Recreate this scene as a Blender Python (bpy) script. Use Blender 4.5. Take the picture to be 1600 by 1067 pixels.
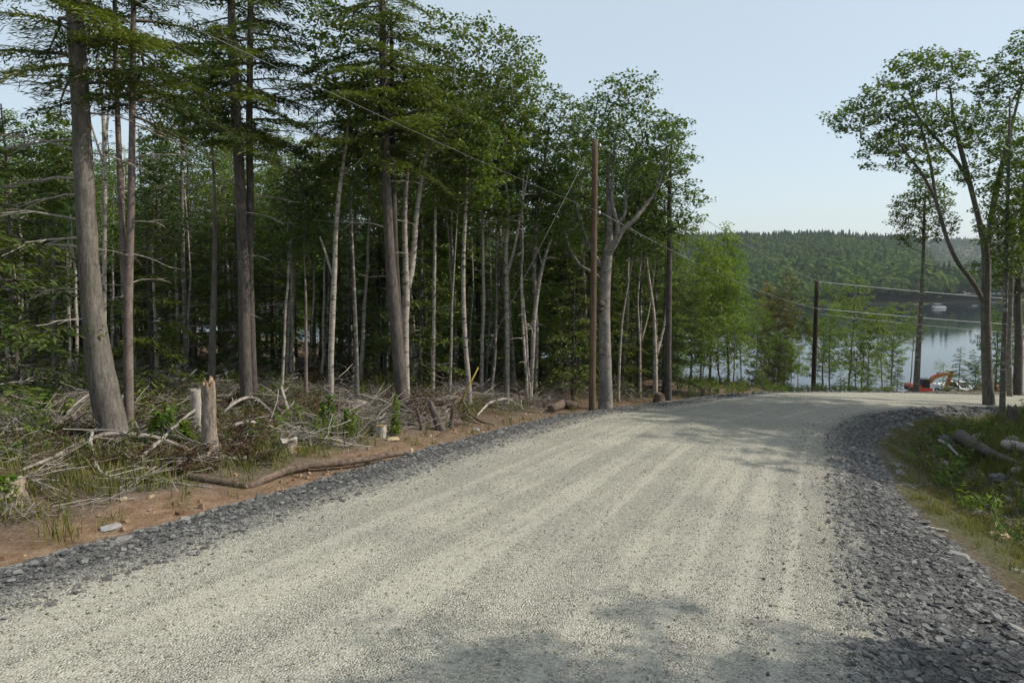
import bpy, math, random
import numpy as np
from mathutils import Vector, Matrix
R = math.radians
scene = bpy.context.scene
for o in list(bpy.data.objects): bpy.data.objects.remove(o)

# ------------------------------------------------------------------ camera
F = 1067.0; CX = 800.0; YH = 405.0; PITCH = R(4.0); CY = YH + F*math.tan(PITCH)
cam_data = bpy.data.cameras.new('camera'); cam = bpy.data.objects.new('camera', cam_data)
scene.collection.objects.link(cam); scene.camera = cam
cam_data.sensor_width = 36; cam_data.lens = 36*F/1600
cam_data.shift_y = -(533.5-CY)/1600
cam_data.clip_start = .1; cam_data.clip_end = 6000
cam.rotation_euler = (math.pi/2-PITCH, 0, 0); cam.location = (0, 0, 0)
# ------------------------------------------------------------------ sky and sun
SUN_BEAR, SUN_EL = R(91), R(40)
world = bpy.data.worlds.new('World'); scene.world = world; world.use_nodes = True
wn = world.node_tree; bg = wn.nodes['Background']
sky = wn.nodes.new('ShaderNodeTexSky'); sky.sky_type = 'NISHITA'; sky.sun_disc = False
sky.sun_elevation = SUN_EL; sky.sun_rotation = SUN_BEAR
sky.air_density = 1.0; sky.dust_density = 1.0; sky.ozone_density = 1.2; sky.altitude = 60
hz = wn.nodes.new('ShaderNodeMixRGB'); hz.inputs[0].default_value = .7      # milky summer haze, even over the whole dome
hz.inputs[2].default_value = (4.0, 4.6, 4.95, 1); wn.links.new(sky.outputs[0], hz.inputs[1])
wn.links.new(hz.outputs[0], bg.inputs[0]); bg.inputs[1].default_value = .15
sun_data = bpy.data.lights.new('sun', 'SUN'); sun = bpy.data.objects.new('sun', sun_data)
scene.collection.objects.link(sun); sun_data.energy = 3.9; sun_data.angle = R(.55); sun_data.color = (1, .93, .82)
SUNV = Vector((math.sin(SUN_BEAR)*math.cos(SUN_EL), math.cos(SUN_BEAR)*math.cos(SUN_EL), math.sin(SUN_EL)))
sun.rotation_euler = SUNV.to_track_quat('Z', 'Y').to_euler()
scene.view_settings.view_transform = 'Standard'; scene.view_settings.look = 'None'
scene.view_settings.exposure = 0.2; scene.view_settings.gamma = 1.0
scene.render.engine = 'CYCLES'
cy = scene.cycles
cy.max_bounces = 4; cy.diffuse_bounces = 2; cy.glossy_bounces = 2; cy.transmission_bounces = 2; cy.volume_bounces = 0
cy.transparent_max_bounces = 6; cy.use_denoising = True; cy.use_adaptive_sampling = True; cy.adaptive_threshold = .025

# ------------------------------------------------------------------ helpers
COL = scene.collection
def link(o): COL.objects.link(o); return o
def tag(o, label=None, cat=None, group=None, kind=None):
    if label: o['label'] = label
    if cat: o['category'] = cat
    if group: o['group'] = group
    if kind: o['kind'] = kind
    return o
class MB:
    """collects vertices and faces for one mesh"""
    def __init__(s): s.v = []; s.q = []; s.t = []; s.n = 0
    def add(s, v, q=None, t=None):
        v = np.asarray(v, float).reshape(-1, 3)
        if q is not None and len(q): s.q.append(np.asarray(q, int)+s.n)
        if t is not None and len(t): s.t.append(np.asarray(t, int)+s.n)
        s.v.append(v); s.n += len(v)
    def mesh(s, name, mat=None, smooth=True):
        me = bpy.data.meshes.new(name)
        v = np.concatenate(s.v) if s.v else np.zeros((0, 3))
        q = np.concatenate(s.q) if s.q else np.zeros((0, 4), int)
        t = np.concatenate(s.t) if s.t else np.zeros((0, 3), int)
        me.vertices.add(len(v)); me.vertices.foreach_set('co', v.astype(np.float32).ravel())
        lp = np.concatenate([q.ravel(), t.ravel()]).astype(np.int32)
        me.loops.add(len(lp)); me.loops.foreach_set('vertex_index', lp)
        st = np.concatenate([np.arange(len(q))*4, len(q)*4+np.arange(len(t))*3]).astype(np.int32)
        me.polygons.add(len(st)); me.polygons.foreach_set('loop_start', st)
        me.update(calc_edges=True)
        me.polygons.foreach_set('use_smooth', np.full(len(st), smooth))
        if mat: me.materials.append(mat)
        return me
    def build(s, name, mat=None, parent=None, smooth=True):
        o = link(bpy.data.objects.new(name, s.mesh(name, mat, smooth)))
        if parent: o.parent = parent
        return o
    def box(s, c, size, rot=None):
        c = np.array(c, float); h = np.array(size, float)/2
        v = np.array([[x, y, z] for x in (-1, 1) for y in (-1, 1) for z in (-1, 1)])*h
        if rot is not None: v = v@np.array(rot).T
        s.add(v+c, [[0, 1, 3, 2], [4, 6, 7, 5], [0, 4, 5, 1], [2, 3, 7, 6], [0, 2, 6, 4], [1, 5, 7, 3]])
    def prism(s, poly, y0, y1, axis='y'):
        """polygon in x,z extruded along y (convex or fan-safe)"""
        n = len(poly); a = [(p[0], y0, p[1]) for p in poly]; b = [(p[0], y1, p[1]) for p in poly]
        q = [[i, (i+1) % n, n+(i+1) % n, n+i] for i in range(n)]
        t = [[0, i+1, i] for i in range(1, n-1)]+[[n, n+i, n+i+1] for i in range(1, n-1)]
        s.add(a+b, q, t)
    def tube(s, P, r, k=8, cap=True, rng=None, rough=0):
        P = np.asarray(P, float); n = len(P); r = np.broadcast_to(np.asarray(r, float), (n,))
        T = np.gradient(P, axis=0); T /= np.linalg.norm(T, axis=1)[:, None]+1e-9
        ref = np.array([1., .13, .07]) if abs(T[:, 0]).mean() < .8 else np.array([.1, 1., .05])
        U = np.cross(T, ref); U /= np.linalg.norm(U, axis=1)[:, None]+1e-9; W = np.cross(T, U)
        a = np.arange(k)*2*math.pi/k
        rr = np.repeat(r[:, None], k, 1)
        if rough and rng is not None:
            rr = rr*(1+rough*(rng.normal(0, .6, (1, k))+rng.normal(0, .6, (n, k))))
        V = P[:, None]+rr[:, :, None]*(np.cos(a)[None, :, None]*U[:, None]+np.sin(a)[None, :, None]*W[:, None])
        i = np.arange(n-1)[:, None]*k; j = np.arange(k)[None]; j2 = (j+1) % k
        q = np.stack([i+j, i+j2, i+k+j2, i+k+j], -1).reshape(-1, 4)
        V = V.reshape(-1, 3); t = []
        if cap:
            V = np.vstack([V, P[:1], P[-1:]]); m = n*k
            t = [[m, (x+1) % k, x] for x in range(k)]+[[m+1, (n-1)*k+x, (n-1)*k+(x+1) % k] for x in range(k)]
        s.add(V, q, t)
def empty(name, loc=(0, 0, 0), rz=0, sc=1):
    o = link(bpy.data.objects.new(name, None)); o.location = loc; o.rotation_euler = (0, 0, rz)
    o.scale = (sc, sc, sc) if not hasattr(sc, '__len__') else sc; o.empty_display_size = .2; return o
def child(name, me, parent):
    o = link(bpy.data.objects.new(name, me)); o.parent = parent; return o

# value noise (numpy) for terrain
_rn = np.random.RandomState(7); _tab = _rn.rand(256, 256)
def vnoise(x, y):
    x = np.asarray(x, float); y = np.asarray(y, float)
    xi = np.floor(x).astype(int); yi = np.floor(y).astype(int); fx = x-xi; fy = y-yi
    fx = fx*fx*(3-2*fx); fy = fy*fy*(3-2*fy); g = lambda a, b: _tab[a % 256, b % 256]
    return (g(xi, yi)*(1-fx)+g(xi+1, yi)*fx)*(1-fy)+(g(xi, yi+1)*(1-fx)+g(xi+1, yi+1)*fx)*fy-.5
def fbm(x, y, o=4):
    s = 0
    for k in range(o): s = s+vnoise(x*2**k+17.3*k, y*2**k+5.1*k)/2**k
    return s
def sstep(a, b, x): u = np.clip((x-a)/(b-a), 0, 1); return u*u*(3-2*u)

# ------------------------------------------------------------------ place: road line and terrain
SB, CB = math.sin(R(24.7)), math.cos(R(24.7)); LAKE = -31.0
def ST(s, t): return (s*SB+t*CB, s*CB-t*SB)
_ctrl = [ST(-22, -3.4), ST(-12, -3.4), ST(0, -3.4), ST(10, -3.5), ST(18, -3.55), ST(24.5, -3.1), (14.6, 32.2), (20.8, 36.0), (29, 38.6), (42, 40.6), (58, 42), (80, 44)]
def catmull(P, n=12):
    P = np.array(P, float); out = []
    for i in range(1, len(P)-2):
        p0, p1, p2, p3 = P[i-1], P[i], P[i+1], P[i+2]
        for u in np.linspace(0, 1, n, endpoint=False):
            out.append(.5*((2*p1)+(-p0+p2)*u+(2*p0-5*p1+4*p2-p3)*u*u+(-p0+3*p1-3*p2+p3)*u**3))
    out.append(P[-2]); return np.array(out)
ROADC = catmull(_ctrl, 14)
_seg = np.diff(ROADC, axis=0); _sl = np.linalg.norm(_seg, axis=1); _cum = np.concatenate([[0], np.cumsum(_sl)])
def road_q(x, y):
    """signed distance right of the road's centre line, and length along it"""
    x = np.asarray(x, float); y = np.asarray(y, float); sh = x.shape; x = x.ravel(); y = y.ravel()
    best = np.full(x.shape, 1e9); q = np.zeros(x.shape); L = np.zeros(x.shape)
    for i in range(len(_seg)):
        dx, dy = _seg[i]/_sl[i]; ax = x-ROADC[i, 0]; ay = y-ROADC[i, 1]
        u = np.clip(ax*dx+ay*dy, 0, _sl[i]); ex = ax-u*dx; ey = ay-u*dy; d = ex*ex+ey*ey
        m = d < best; best = np.where(m, d, best)
        q = np.where(m, np.sqrt(d)*np.sign(ax*dy-ay*dx), q); L = np.where(m, _cum[i]+u, L)
    return q.reshape(sh), L.reshape(sh)
LB = road_q(*ST(18, -3.5))[1]+0.
def half_width(L): return 3.95-.65*sstep(float(LB), float(LB)+12, L)
def wr(L): return 2.6-1.25*sstep(float(LB)-11, float(LB)+1, L)
def H0(x, y):
    s = x*SB+y*CB; t = x*CB-y*SB
    z = -3-.107*s
    s0 = np.interp(t, [-80, -20, -10, -1.8, 3.6, 11, 25, 60], [66, 56, 47, 43, 49.5, 56, 66, 84])
    e = np.maximum(s-s0, 0); z = z-.30*(e*e/(e+5))
    return z
def H(x, y, fine=True):
    x = np.asarray(x, float); y = np.asarray(y, float)
    z = H0(x, y)
    q, L = road_q(x, y); aq = np.abs(q); hw = half_width(L)
    t = x*CB-y*SB; s = x*SB+y*CB
    # left clearing: low bank and hummocks;  right: ditch then a grassy mound
    left = q < 0; off = np.maximum(aq-hw-np.where(left, 1.75, wr(L)-.2), 0)
    rough = sstep(.3, 4, off)
    bump = .55*fbm(x*.16+3, y*.16)+.28*fbm(x*.6, y*.6, 3)+.12*fbm(x*1.7, y*1.7, 2)
    zl = z-.27+.32*sstep(.8, 6, off)+rough*bump
    zr = z-.25-.38*sstep(0, 1.5, off)+.85*sstep(1.5, 4.0, off)+rough*bump*.9
    z = np.where(left, zl, zr)
    z = z-.06*(aq < hw+1.2)                          # ground lies under the road ribbons
    # levelled pad where the digger works
    r = np.hypot((x-49)*.8, (y-73)*.9); w = 1-sstep(8, 20, r); z = z*(1-w)+w*(-14.25-.19*(y-70)+.1*bump)
    z = np.maximum(z, LAKE-3+.4*fbm(x*.05, y*.05))
    # far side of the lake
    az = x/np.maximum(y, 1)
    shore = 455+45*fbm(x*.008+2, y*.002)
    k1 = 1-sstep(.585, .64, az+.03*fbm(y*.01, x*.01))
    hill1 = (sstep(0, 480, y-shore)*45+sstep(0, 60, y-shore)*9+9*fbm(x*.003, y*.003, 3)*sstep(80, 400, y-shore))*k1
    hill1 = hill1*(1-sstep(.5, .64, az)*.15)
    pen = 6*sstep(0, 30, y-shore-25)*(1-sstep(70, 110, y-shore))*(1-sstep(.75, .85, az))
    hill2 = sstep(1230, 1750, y+60*fbm(x*.004, 3))*72+14*fbm(x*.0025+9, y*.002)*sstep(1280, 1700, y)
    rsh = sstep(.73, .82, az-.00045*(y-250))*9*sstep(200, 330, y)
    far = np.maximum(np.maximum(hill1, pen), np.maximum(hill2, rsh))
    zf = LAKE-2.2+far*1.04
    return np.where(y > 260, np.maximum(z, zf), z)
def Hs(x, y): return float(H(np.array([x]), np.array([y]))[0])

_fw = np.array([0, math.cos(PITCH), -math.sin(PITCH)]); _up = np.array([0, math.sin(PITCH), math.cos(PITCH)]); _rt = np.array([1., 0, 0])
def ray(px, py):
    d = _fw+_up*(-(py-CY)/F)+_rt*((px-CX)/F); return d/d[1]
def at(px, py, d): return ray(px, py)*d
def hit(px, py, dmax=90):
    r = ray(px, py); ds = np.linspace(3, dmax, 1200); P = ds[:, None]*r
    h = H(P[:, 0], P[:, 1]); i = np.argmax(P[:, 2] < h)
    if i == 0: i = len(ds)-1
    a, b = max(i-1, 0), i; fa = P[a, 2]-h[a]; fb = h[b]-P[b, 2]; u = fa/max(fa+fb, 1e-6) if fa > 0 else 0
    return P[a]*(1-u)+P[b]*u

# ------------------------------------------------------------------ materials
def mat(name):
    m = bpy.data.materials.new(name); m.use_nodes = True
    nt = m.node_tree; b = nt.nodes['Principled BSDF']; return m, nt, b
class NT:
    def __init__(s, nt): s.nt = nt
    def n(s, typ, **kw):
        n = s.nt.nodes.new(typ)
        for k, v in kw.items():
            if k[0] == 'i' and k[1:].isdigit(): s.set(n.inputs[int(k[1:])], v)
            elif k in n.inputs.keys() if hasattr(n.inputs, 'keys') else False: s.set(n.inputs[k], v)
            else: setattr(n, k, v)
        return n
    def set(s, sock, v):
        if isinstance(v, bpy.types.NodeSocket): s.nt.links.new(v, sock)
        else: sock.default_value = v
    def noise(s, vec, scale, detail=4, rough=.55):
        n = s.nt.nodes.new('ShaderNodeTexNoise'); n.inputs['Scale'].default_value = scale; n.inputs['Detail'].default_value = detail
        n.inputs['Roughness'].default_value = rough
        if vec is not None: s.nt.links.new(vec, n.inputs['Vector'])
        return n.outputs['Fac']
    def ramp(s, fac, stops, interp='LINEAR'):
        n = s.nt.nodes.new('ShaderNodeValToRGB'); e = n.color_ramp.elements; n.color_ramp.interpolation = interp
        while len(e) < len(stops): e.new(.5)
        for x, (p, c) in zip(e, stops): x.position = p; x.color = (*c, 1) if len(c) == 3 else c
        s.nt.links.new(fac, n.inputs[0]); return n.outputs[0]
    def mix(s, fac, a, b, mode='MIX'):
        n = s.nt.nodes.new('ShaderNodeMixRGB'); n.blend_type = mode
        s.set(n.inputs[0], fac)
        for i, v in ((1, a), (2, b)): s.set(n.inputs[i], v if isinstance(v, bpy.types.NodeSocket) else (*v, 1))
        return n.outputs[0]
    def math(s, op, a, b=0., c=0., clamp=False):
        n = s.nt.nodes.new('ShaderNodeMath'); n.operation = op; n.use_clamp = clamp
        for i, v in enumerate((a, b, c)): s.set(n.inputs[i], v)
        return n.outputs[0]
    def mapped(s, vec, scale):
        n = s.nt.nodes.new('ShaderNodeMapping'); n.inputs['Scale'].default_value = scale; s.nt.links.new(vec, n.inputs[0]); return n.outputs[0]
    def bump(s, h, strength, dist):
        n = s.nt.nodes.new('ShaderNodeBump'); n.inputs['Strength'].default_value = strength; n.inputs['Distance'].default_value = dist
        s.nt.links.new(h, n.inputs['Height']); return n.outputs[0]
def coords(nt): return nt.nodes.new('ShaderNodeTexCoord')
def flat(name, col, rough=.6, metal=0, var=.12, scale=6):
    m, nt, b = mat(name); N = NT(nt); tc = coords(nt)
    f = N.noise(tc.outputs['Object'], scale, 5)
    nt.links.new(N.ramp(f, [(.25, tuple(c*(1-var*2) for c in col)), (.75, tuple(min(1, c*(1+var)) for c in col))]), b.inputs['Base Color'])
    b.inputs['Roughness'].default_value = rough; b.inputs['Metallic'].default_value = metal; return m
def bark(name, dark, light, moss=None, zs=.18, scale=14, depth=.03, patches=None):
    m, nt, b = mat(name); N = NT(nt); tc = coords(nt)
    v = N.mapped(tc.outputs['Object'], (1, 1, zs))
    a = N.math('ADD', N.math('MULTIPLY', N.noise(v, scale, 6, .65), .55), N.math('MULTIPLY', N.noise(N.mapped(tc.outputs['Object'], (1, 1, min(1, zs*2.2))), scale*2.6, 5, .7), .45)); c = N.noise(tc.outputs['Object'], 1.3, 3)
    col = N.ramp(a, [(.38, dark), (.5, tuple((x+y)/2 for x, y in zip(dark, light))), (.62, light)])
    oi = nt.nodes.new('ShaderNodeObjectInfo')
    col = N.mix(.55, col, N.ramp(c, [(.3, (.55, .55, .55)), (.7, (1.25, 1.2, 1.15))]), 'MULTIPLY')
    col = N.mix(1., col, N.ramp(oi.outputs['Random'], [(0, (.75, .74, .72)), (1, (1.15, 1.12, 1.1))]), 'MULTIPLY')
    if patches:
        p = N.noise(N.mapped(tc.outputs['Object'], (1, 1, 2.2)), 3.2, 5, .7)
        col = N.mix(N.ramp(p, [(.56, (0, 0, 0)), (.62, (1, 1, 1))]), col, patches)
    if moss:
        p = N.noise(tc.outputs['Object'], 2.3, 4); col = N.mix(N.ramp(p, [(.56, (0, 0, 0)), (.7, (.7, .7, .7))]), col, moss)
    nt.links.new(col, b.inputs['Base Color']); b.inputs['Roughness'].default_value = .9
    b.inputs['Specular IOR Level'].default_value = .2
    nt.links.new(N.bump(a, .8, depth), b.inputs['Normal']); return m
def leafmat(name, c0, c1, c2, trans=.32, tcol=None):
    m, nt, b = mat(name); N = NT(nt)
    g = nt.nodes.new('ShaderNodeNewGeometry'); oi = nt.nodes.new('ShaderNodeObjectInfo')
    col = N.ramp(g.outputs['Random Per Island'], [(0, c0), (.5, c1), (1, c2)])
    col = N.mix(1., col, N.ramp(oi.outputs['Random'], [(0, (.78, .84, .8)), (.5, (1, 1, .95)), (1, (1.22, 1.12, .85))]), 'MULTIPLY')
    nt.links.new(col, b.inputs['Base Color']); b.inputs['Roughness'].default_value = .55; b.inputs['Specular IOR Level'].default_value = .28
    tr = nt.nodes.new('ShaderNodeBsdfTranslucent')
    nt.links.new(N.mix(1., col, tcol or (1.25, 1.25, .5), 'MULTIPLY'), tr.inputs[0])
    mx = nt.nodes.new('ShaderNodeMixShader'); mx.inputs[0].default_value = trans
    nt.links.new(b.outputs[0], mx.inputs[1]); nt.links.new(tr.outputs[0], mx.inputs[2])
    nt.links.new(mx.outputs[0], nt.nodes['Material Output'].inputs[0]); return m
M = {}
M['bark_grey'] = bark('bark_grey', (.085, .075, .065), (.25, .23, .205), moss=(.09, .10, .055))
M['bark_dark'] = bark('bark_dark', (.045, .039, .034), (.15, .135, .12), zs=.25)
M['bark_pink'] = bark('bark_pink', (.12, .095, .082), (.28, .235, .21), zs=.4, scale=9, depth=.008)
M['bark_beech'] = bark('bark_beech', (.14, .13, .12), (.37, .35, .325), zs=.8, scale=6, depth=.01, patches=(.10, .095, .088))
M['bark_pale'] = bark('bark_pale', (.22, .2, .175), (.47, .44, .39), zs=2.5, scale=5, depth=.006, patches=(.06, .055, .05))
M['bark_slim'] = bark('bark_slim', (.10, .092, .08), (.24, .225, .195), zs=1., scale=6, depth=.006, patches=(.36, .35, .32))
M['dead_wood'] = bark('dead_wood', (.22, .20, .18), (.52, .485, .44), zs=.3, scale=16, depth=.01)
M['snag_wood'] = bark('snag_wood', (.14, .11, .085), (.50, .43, .36), zs=.2, scale=10, depth=.03)
M['log_bark'] = bark('log_bark', (.06, .045, .035), (.24, .185, .145), zs=1, scale=9, depth=.02)
M['fresh_wood'] = bark('fresh_wood', (.30, .19, .10), (.50, .36, .22), zs=.3, scale=9, depth=.01)
M['twig'] = bark('twig', (.17, .15, .135), (.40, .37, .335), zs=1, scale=6, depth=.004)
M['rust_twig'] = bark('rust_twig', (.07, .042, .03), (.18, .115, .08), zs=1, scale=6, depth=.004)
M['leaf_mid'] = leafmat('leaf_mid', (0.063, 0.107, 0.023), (0.112, 0.177, 0.035), (0.178, 0.244, 0.049))
M['leaf_dark'] = leafmat('leaf_dark', (0.047, 0.081, 0.023), (0.082, 0.132, 0.030), (0.125, 0.183, 0.039))
M['leaf_light'] = leafmat('leaf_light', (0.086, 0.152, 0.025), (0.145, 0.232, 0.039), (0.211, 0.287, 0.058), trans=.45)
M['leaf_olive'] = leafmat('leaf_olive', (0.079, 0.085, 0.021), (0.125, 0.122, 0.028), (0.178, 0.159, 0.039), trans=.35)
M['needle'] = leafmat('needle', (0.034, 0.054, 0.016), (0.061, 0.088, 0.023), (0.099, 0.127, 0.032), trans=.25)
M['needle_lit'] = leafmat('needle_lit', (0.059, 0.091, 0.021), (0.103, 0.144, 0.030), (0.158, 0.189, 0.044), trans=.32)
M['grass'] = leafmat('grass', (.065, .092, .024), (.125, .142, .04), (.23, .205, .09), trans=.3)
M['grass_lush'] = leafmat('grass_lush', (.05, .085, .02), (.10, .13, .03), (.19, .18, .065), trans=.35)
M['rust_needle'] = leafmat('rust_needle', (.045, .026, .017), (.085, .05, .032), (.13, .085, .055), trans=.1, tcol=(1, .8, .6))

# ------------------------------------------------------------------ ground sheet
def grow(a, b, step, ratio, far):
    out = list(np.arange(a, b, step)); st = step; v = out[-1]
    while v < far: st *= ratio; v += st; out.append(v)
    return out
xr = grow(-30, 46, .32, 1.085, 2600); xl = []
st, v = .32, -30.
while v > -1900: st *= 1.085; v -= st; xl.append(v)
xs = np.array(xl[::-1]+xr)
yr = grow(2, 62, .32, 1.045, 3600); yl = []; st, v = .32, 2.
while v > -60: st *= 1.2; v -= st; yl.append(v)
ys = np.array(yl[::-1]+yr)
gx, gy = np.meshgrid(xs, ys); gz = H(gx, gy)
nx, ny = len(xs), len(ys)
idx = np.arange(nx*ny).reshape(ny, nx)
gb = MB(); gb.add(np.stack([gx.ravel(), gy.ravel(), gz.ravel()], -1),
    np.stack([idx[:-1, :-1], idx[:-1, 1:], idx[1:, 1:], idx[1:, :-1]], -1).reshape(-1, 4))
def cover(x, y):
    """soil, green, litter shares of the ground cover"""
    q, L = road_q(x, y); off = np.abs(q)-half_width(L)-np.where(q < 0, 1.75, wr(L)-.2)
    n1 = fbm(x*.35, y*.35); n2 = fbm(x*.9+8, y*.9); n3 = fbm(x*.12+40, y*.12)
    left = q < 0
    soil = np.where(left, (1-sstep(.2, 1.7, off+1.5*n1+.5*n2))*(.45+.55*(1-sstep(LB-4, LB+2, L))), 0*off)
    green = np.where(left, sstep(.0, .32, n3+.45*n1-.02)*sstep(.8, 2.2, off), sstep(-.5, 0., n1+.2)*sstep(-.2, .35, off+.5*n1))
    d = np.hypot(x, y); forest = sstep(24, 31, y+.1*x+3*n3)*left
    green = np.clip(green+.25*sstep(.1, .4, n2), 0, 1)*(1-.6*forest)
    litter = np.clip(sstep(-.1, .35, n1-.4*n3)+.5*forest, 0, 1)
    far = sstep(150, 260, y)
    return soil*(1-far), np.maximum(green, far), litter*(1-far)
so, gr, li = cover(gx, gy)
m, nt, b = mat('forest_soil'); N = NT(nt); tc = coords(nt); P = tc.outputs['Object']
at_ = nt.nodes.new('ShaderNodeAttribute'); at_.attribute_name = 'ground_cover'
sep = nt.nodes.new('ShaderNodeSeparateColor'); nt.links.new(at_.outputs['Color'], sep.inputs[0])
n1 = N.noise(P, 3.0, 8, .7); n2 = N.noise(P, 17, 6, .7); n3 = N.noise(P, .8, 3)
base = N.ramp(n2, [(.3, (.055, .045, .035)), (.5, (.15, .122, .095)), (.7, (.28, .24, .195))])
litc = N.ramp(n2, [(.3, (.06, .037, .024)), (.52, (.15, .093, .06)), (.72, (.26, .18, .125))])
soil = N.ramp(n1, [(.3, (.15, .09, .052)), (.5, (.27, .175, .11)), (.7, (.39, .285, .195))])
gre = N.ramp(n2, [(.3, (.03, .042, .013)), (.5, (.07, .085, .024)), (.72, (.14, .14, .05))])
col = N.mix(N.math('MULTIPLY', sep.outputs[2], .8), base, litc)
col = N.mix(N.math('MULTIPLY', sep.outputs[1], .7), col, gre)
col = N.mix(N.math('MULTIPLY', sep.outputs[0], N.ramp(n3, [(.3, (.65, .65, .65)), (.6, (1, 1, 1))])), col, soil)
nt.links.new(col, b.inputs['Base Color']); b.inputs['Roughness'].default_value = .95; b.inputs['Specular IOR Level'].default_value = .15
nt.links.new(N.bump(N.math('ADD', n1, N.math('MULTIPLY', n2, .5)), .9, .12), b.inputs['Normal']); M['soil'] = m
ground = gb.build('ground', m); tag(ground, kind='structure')
ca = ground.data.color_attributes.new('ground_cover', 'FLOAT_COLOR', 'POINT')
ca.data.foreach_set('color', np.stack([so.ravel(), gr.ravel(), li.ravel(), np.ones(so.size)], -1).astype(np.float32).ravel())

# ------------------------------------------------------------------ lake
m, nt, b = mat('lake_water'); N = NT(nt); tc = coords(nt)
b.inputs['Base Color'].default_value = (.012, .02, .024, 1); b.inputs['Roughness'].default_value = .06; b.inputs['IOR'].default_value = 1.333
w = N.noise(N.mapped(tc.outputs['Object'], (.35, 1.3, 1)), .8, 3); w2 = N.noise(tc.outputs['Object'], .02, 3)
bn = nt.nodes.new('ShaderNodeBump'); bn.inputs['Distance'].default_value = .05
nt.links.new(w, bn.inputs['Height']); nt.links.new(N.ramp(w2, [(.35, (.05, .05, .05)), (.65, (.35, .35, .35))]), bn.inputs['Strength'])
nt.links.new(bn.outputs[0], b.inputs['Normal'])
lk = MB(); lk.add([(-1700, 60, LAKE), (2400, 60, LAKE), (2400, 2600, LAKE), (-1700, 2600, LAKE)], [[0, 1, 2, 3]])
tag(lk.build('lake', m), kind='structure')

# ------------------------------------------------------------------ road ribbon and slate shoulders
Lmax = _cum[-1]
def centre_at(L):
    return np.interp(L, _cum, ROADC[:, 0]), np.interp(L, _cum, ROADC[:, 1])
def road_pt(L, q):
    L = np.asarray(L, float); q = np.asarray(q, float)
    x, y = centre_at(L); x2, y2 = centre_at(np.minimum(L+.6, Lmax)); x1, y1 = centre_at(np.maximum(L-.6, 0))
    dx, dy = x2-x1, y2-y1; n = np.hypot(dx, dy)+1e-9
    return x+q*dy/n, y-q*dx/n
def road_z(x, y, q, L):
    hw = half_width(L)
    z = H0(x, y)+.05*(1-(q/hw)**2)
    ruts = -.02*np.exp(-((np.abs(q+.4)-1.0)/.28)**2)-.015*np.exp(-((np.abs(q-1.6)-.9)/.25)**2)
    z = z+ruts*(np.abs(q) < hw)+.035*fbm(x*.5, y*.5, 3)*.5
    e = np.abs(q)-hw
    w_ = np.where(q < 0, 2.0, wr(L)); z = z-.05*sstep(0, 1., e)-.24*sstep(w_-1.1, w_, e)+.05*sstep(.2, 1.2, e)*fbm(x*2.2, y*2.2, 2)
    return z
def ribbon(name, qa, qb, m, n, lift, step=.3):
    Ls = np.arange(3, Lmax-3, step); u = np.linspace(0, 1, n); LL, UU = np.meshgrid(Ls, u, indexing='ij')
    hw = half_width(LL); q = qa(hw, LL)*(1-UU)+qb(hw, LL)*UU
    x, y = road_pt(LL, q); z = road_z(x, y, q, LL)+lift
    idx = np.arange(x.size).reshape(x.shape)
    b_ = MB(); b_.add(np.stack([x.ravel(), y.ravel(), z.ravel()], -1), np.stack([idx[:-1, :-1], idx[:-1, 1:], idx[1:, 1:], idx[1:, :-1]], -1).reshape(-1, 4)[:, ::1])
    o = b_.build(name, m); me = o.data
    a = me.attributes.new('road_uv', 'FLOAT_VECTOR', 'POINT')
    a.data.foreach_set('vector', np.stack([q.ravel(), LL.ravel(), (np.abs(q)-hw).ravel()], -1).astype(np.float32).ravel())
    # face up
    me.update()
    if me.polygons[0].normal.z < 0: me.flip_normals()
    return tag(o, kind='structure')
def slate_col(N, v, s=1.):
    vo = N.nt.nodes.new('ShaderNodeTexVoronoi'); vo.inputs['Scale'].default_value = 34*s; N.nt.links.new(v, vo.inputs['Vector'])
    sp = N.nt.nodes.new('ShaderNodeSeparateColor'); N.nt.links.new(vo.outputs['Color'], sp.inputs[0])
    return N.ramp(sp.outputs[0], [(0, (.062, .061, .06)), (.5, (.132, .13, .125)), (1, (.235, .23, .218))]), vo.outputs['Distance']
m, nt, b = mat('crushed_gravel'); N = NT(nt); tc = coords(nt); P = tc.outputs['Object']
uv = nt.nodes.new('ShaderNodeAttribute'); uv.attribute_name = 'road_uv'; sx = nt.nodes.new('ShaderNodeSeparateXYZ'); nt.links.new(uv.outputs['Vector'], sx.inputs[0])
vo = nt.nodes.new('ShaderNodeTexVoronoi'); vo.inputs['Scale'].default_value = 44; nt.links.new(P, vo.inputs['Vector'])
sp = nt.nodes.new('ShaderNodeSeparateColor'); nt.links.new(vo.outputs['Color'], sp.inputs[0])
peb = N.ramp(sp.outputs[0], [(0, (.22, .207, .175)), (.15, (.31, .293, .245)), (.6, (.405, .383, .318)), (1, (.54, .512, .43))])
lane = N.noise(N.mapped(uv.outputs['Vector'], (2.6, .028, 0)), 1, 3, .5)
patch = N.noise(P, .5, 4, .6); fine = N.noise(P, 60, 3)
dust = N.ramp(fine, [(.3, (.37, .35, .285)), (.7, (.475, .45, .37))])
lanem = N.ramp(N.math('ADD', lane, N.math('MULTIPLY', N.math('SUBTRACT', patch, .5), .35)), [(.48, (0, 0, 0)), (.60, (1, 1, 1))])
col = N.mix(N.math('MULTIPLY', lanem, .36), peb, dust)
col = N.mix(.5, col, N.ramp(patch, [(.3, (.80, .81, .84)), (.65, (1.06, 1.05, 1.0))]), 'MULTIPLY')
sc_, sd_ = slate_col(N, P)
edge = N.math('ADD', sx.outputs[2], N.math('MULTIPLY', N.math('SUBTRACT', N.noise(P, 1.1, 5, .7), .5), 1.5))
edge = N.math('ADD', edge, N.math('MULTIPLY', N.math('SUBTRACT', sp.outputs[1], .5), .9))
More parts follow.
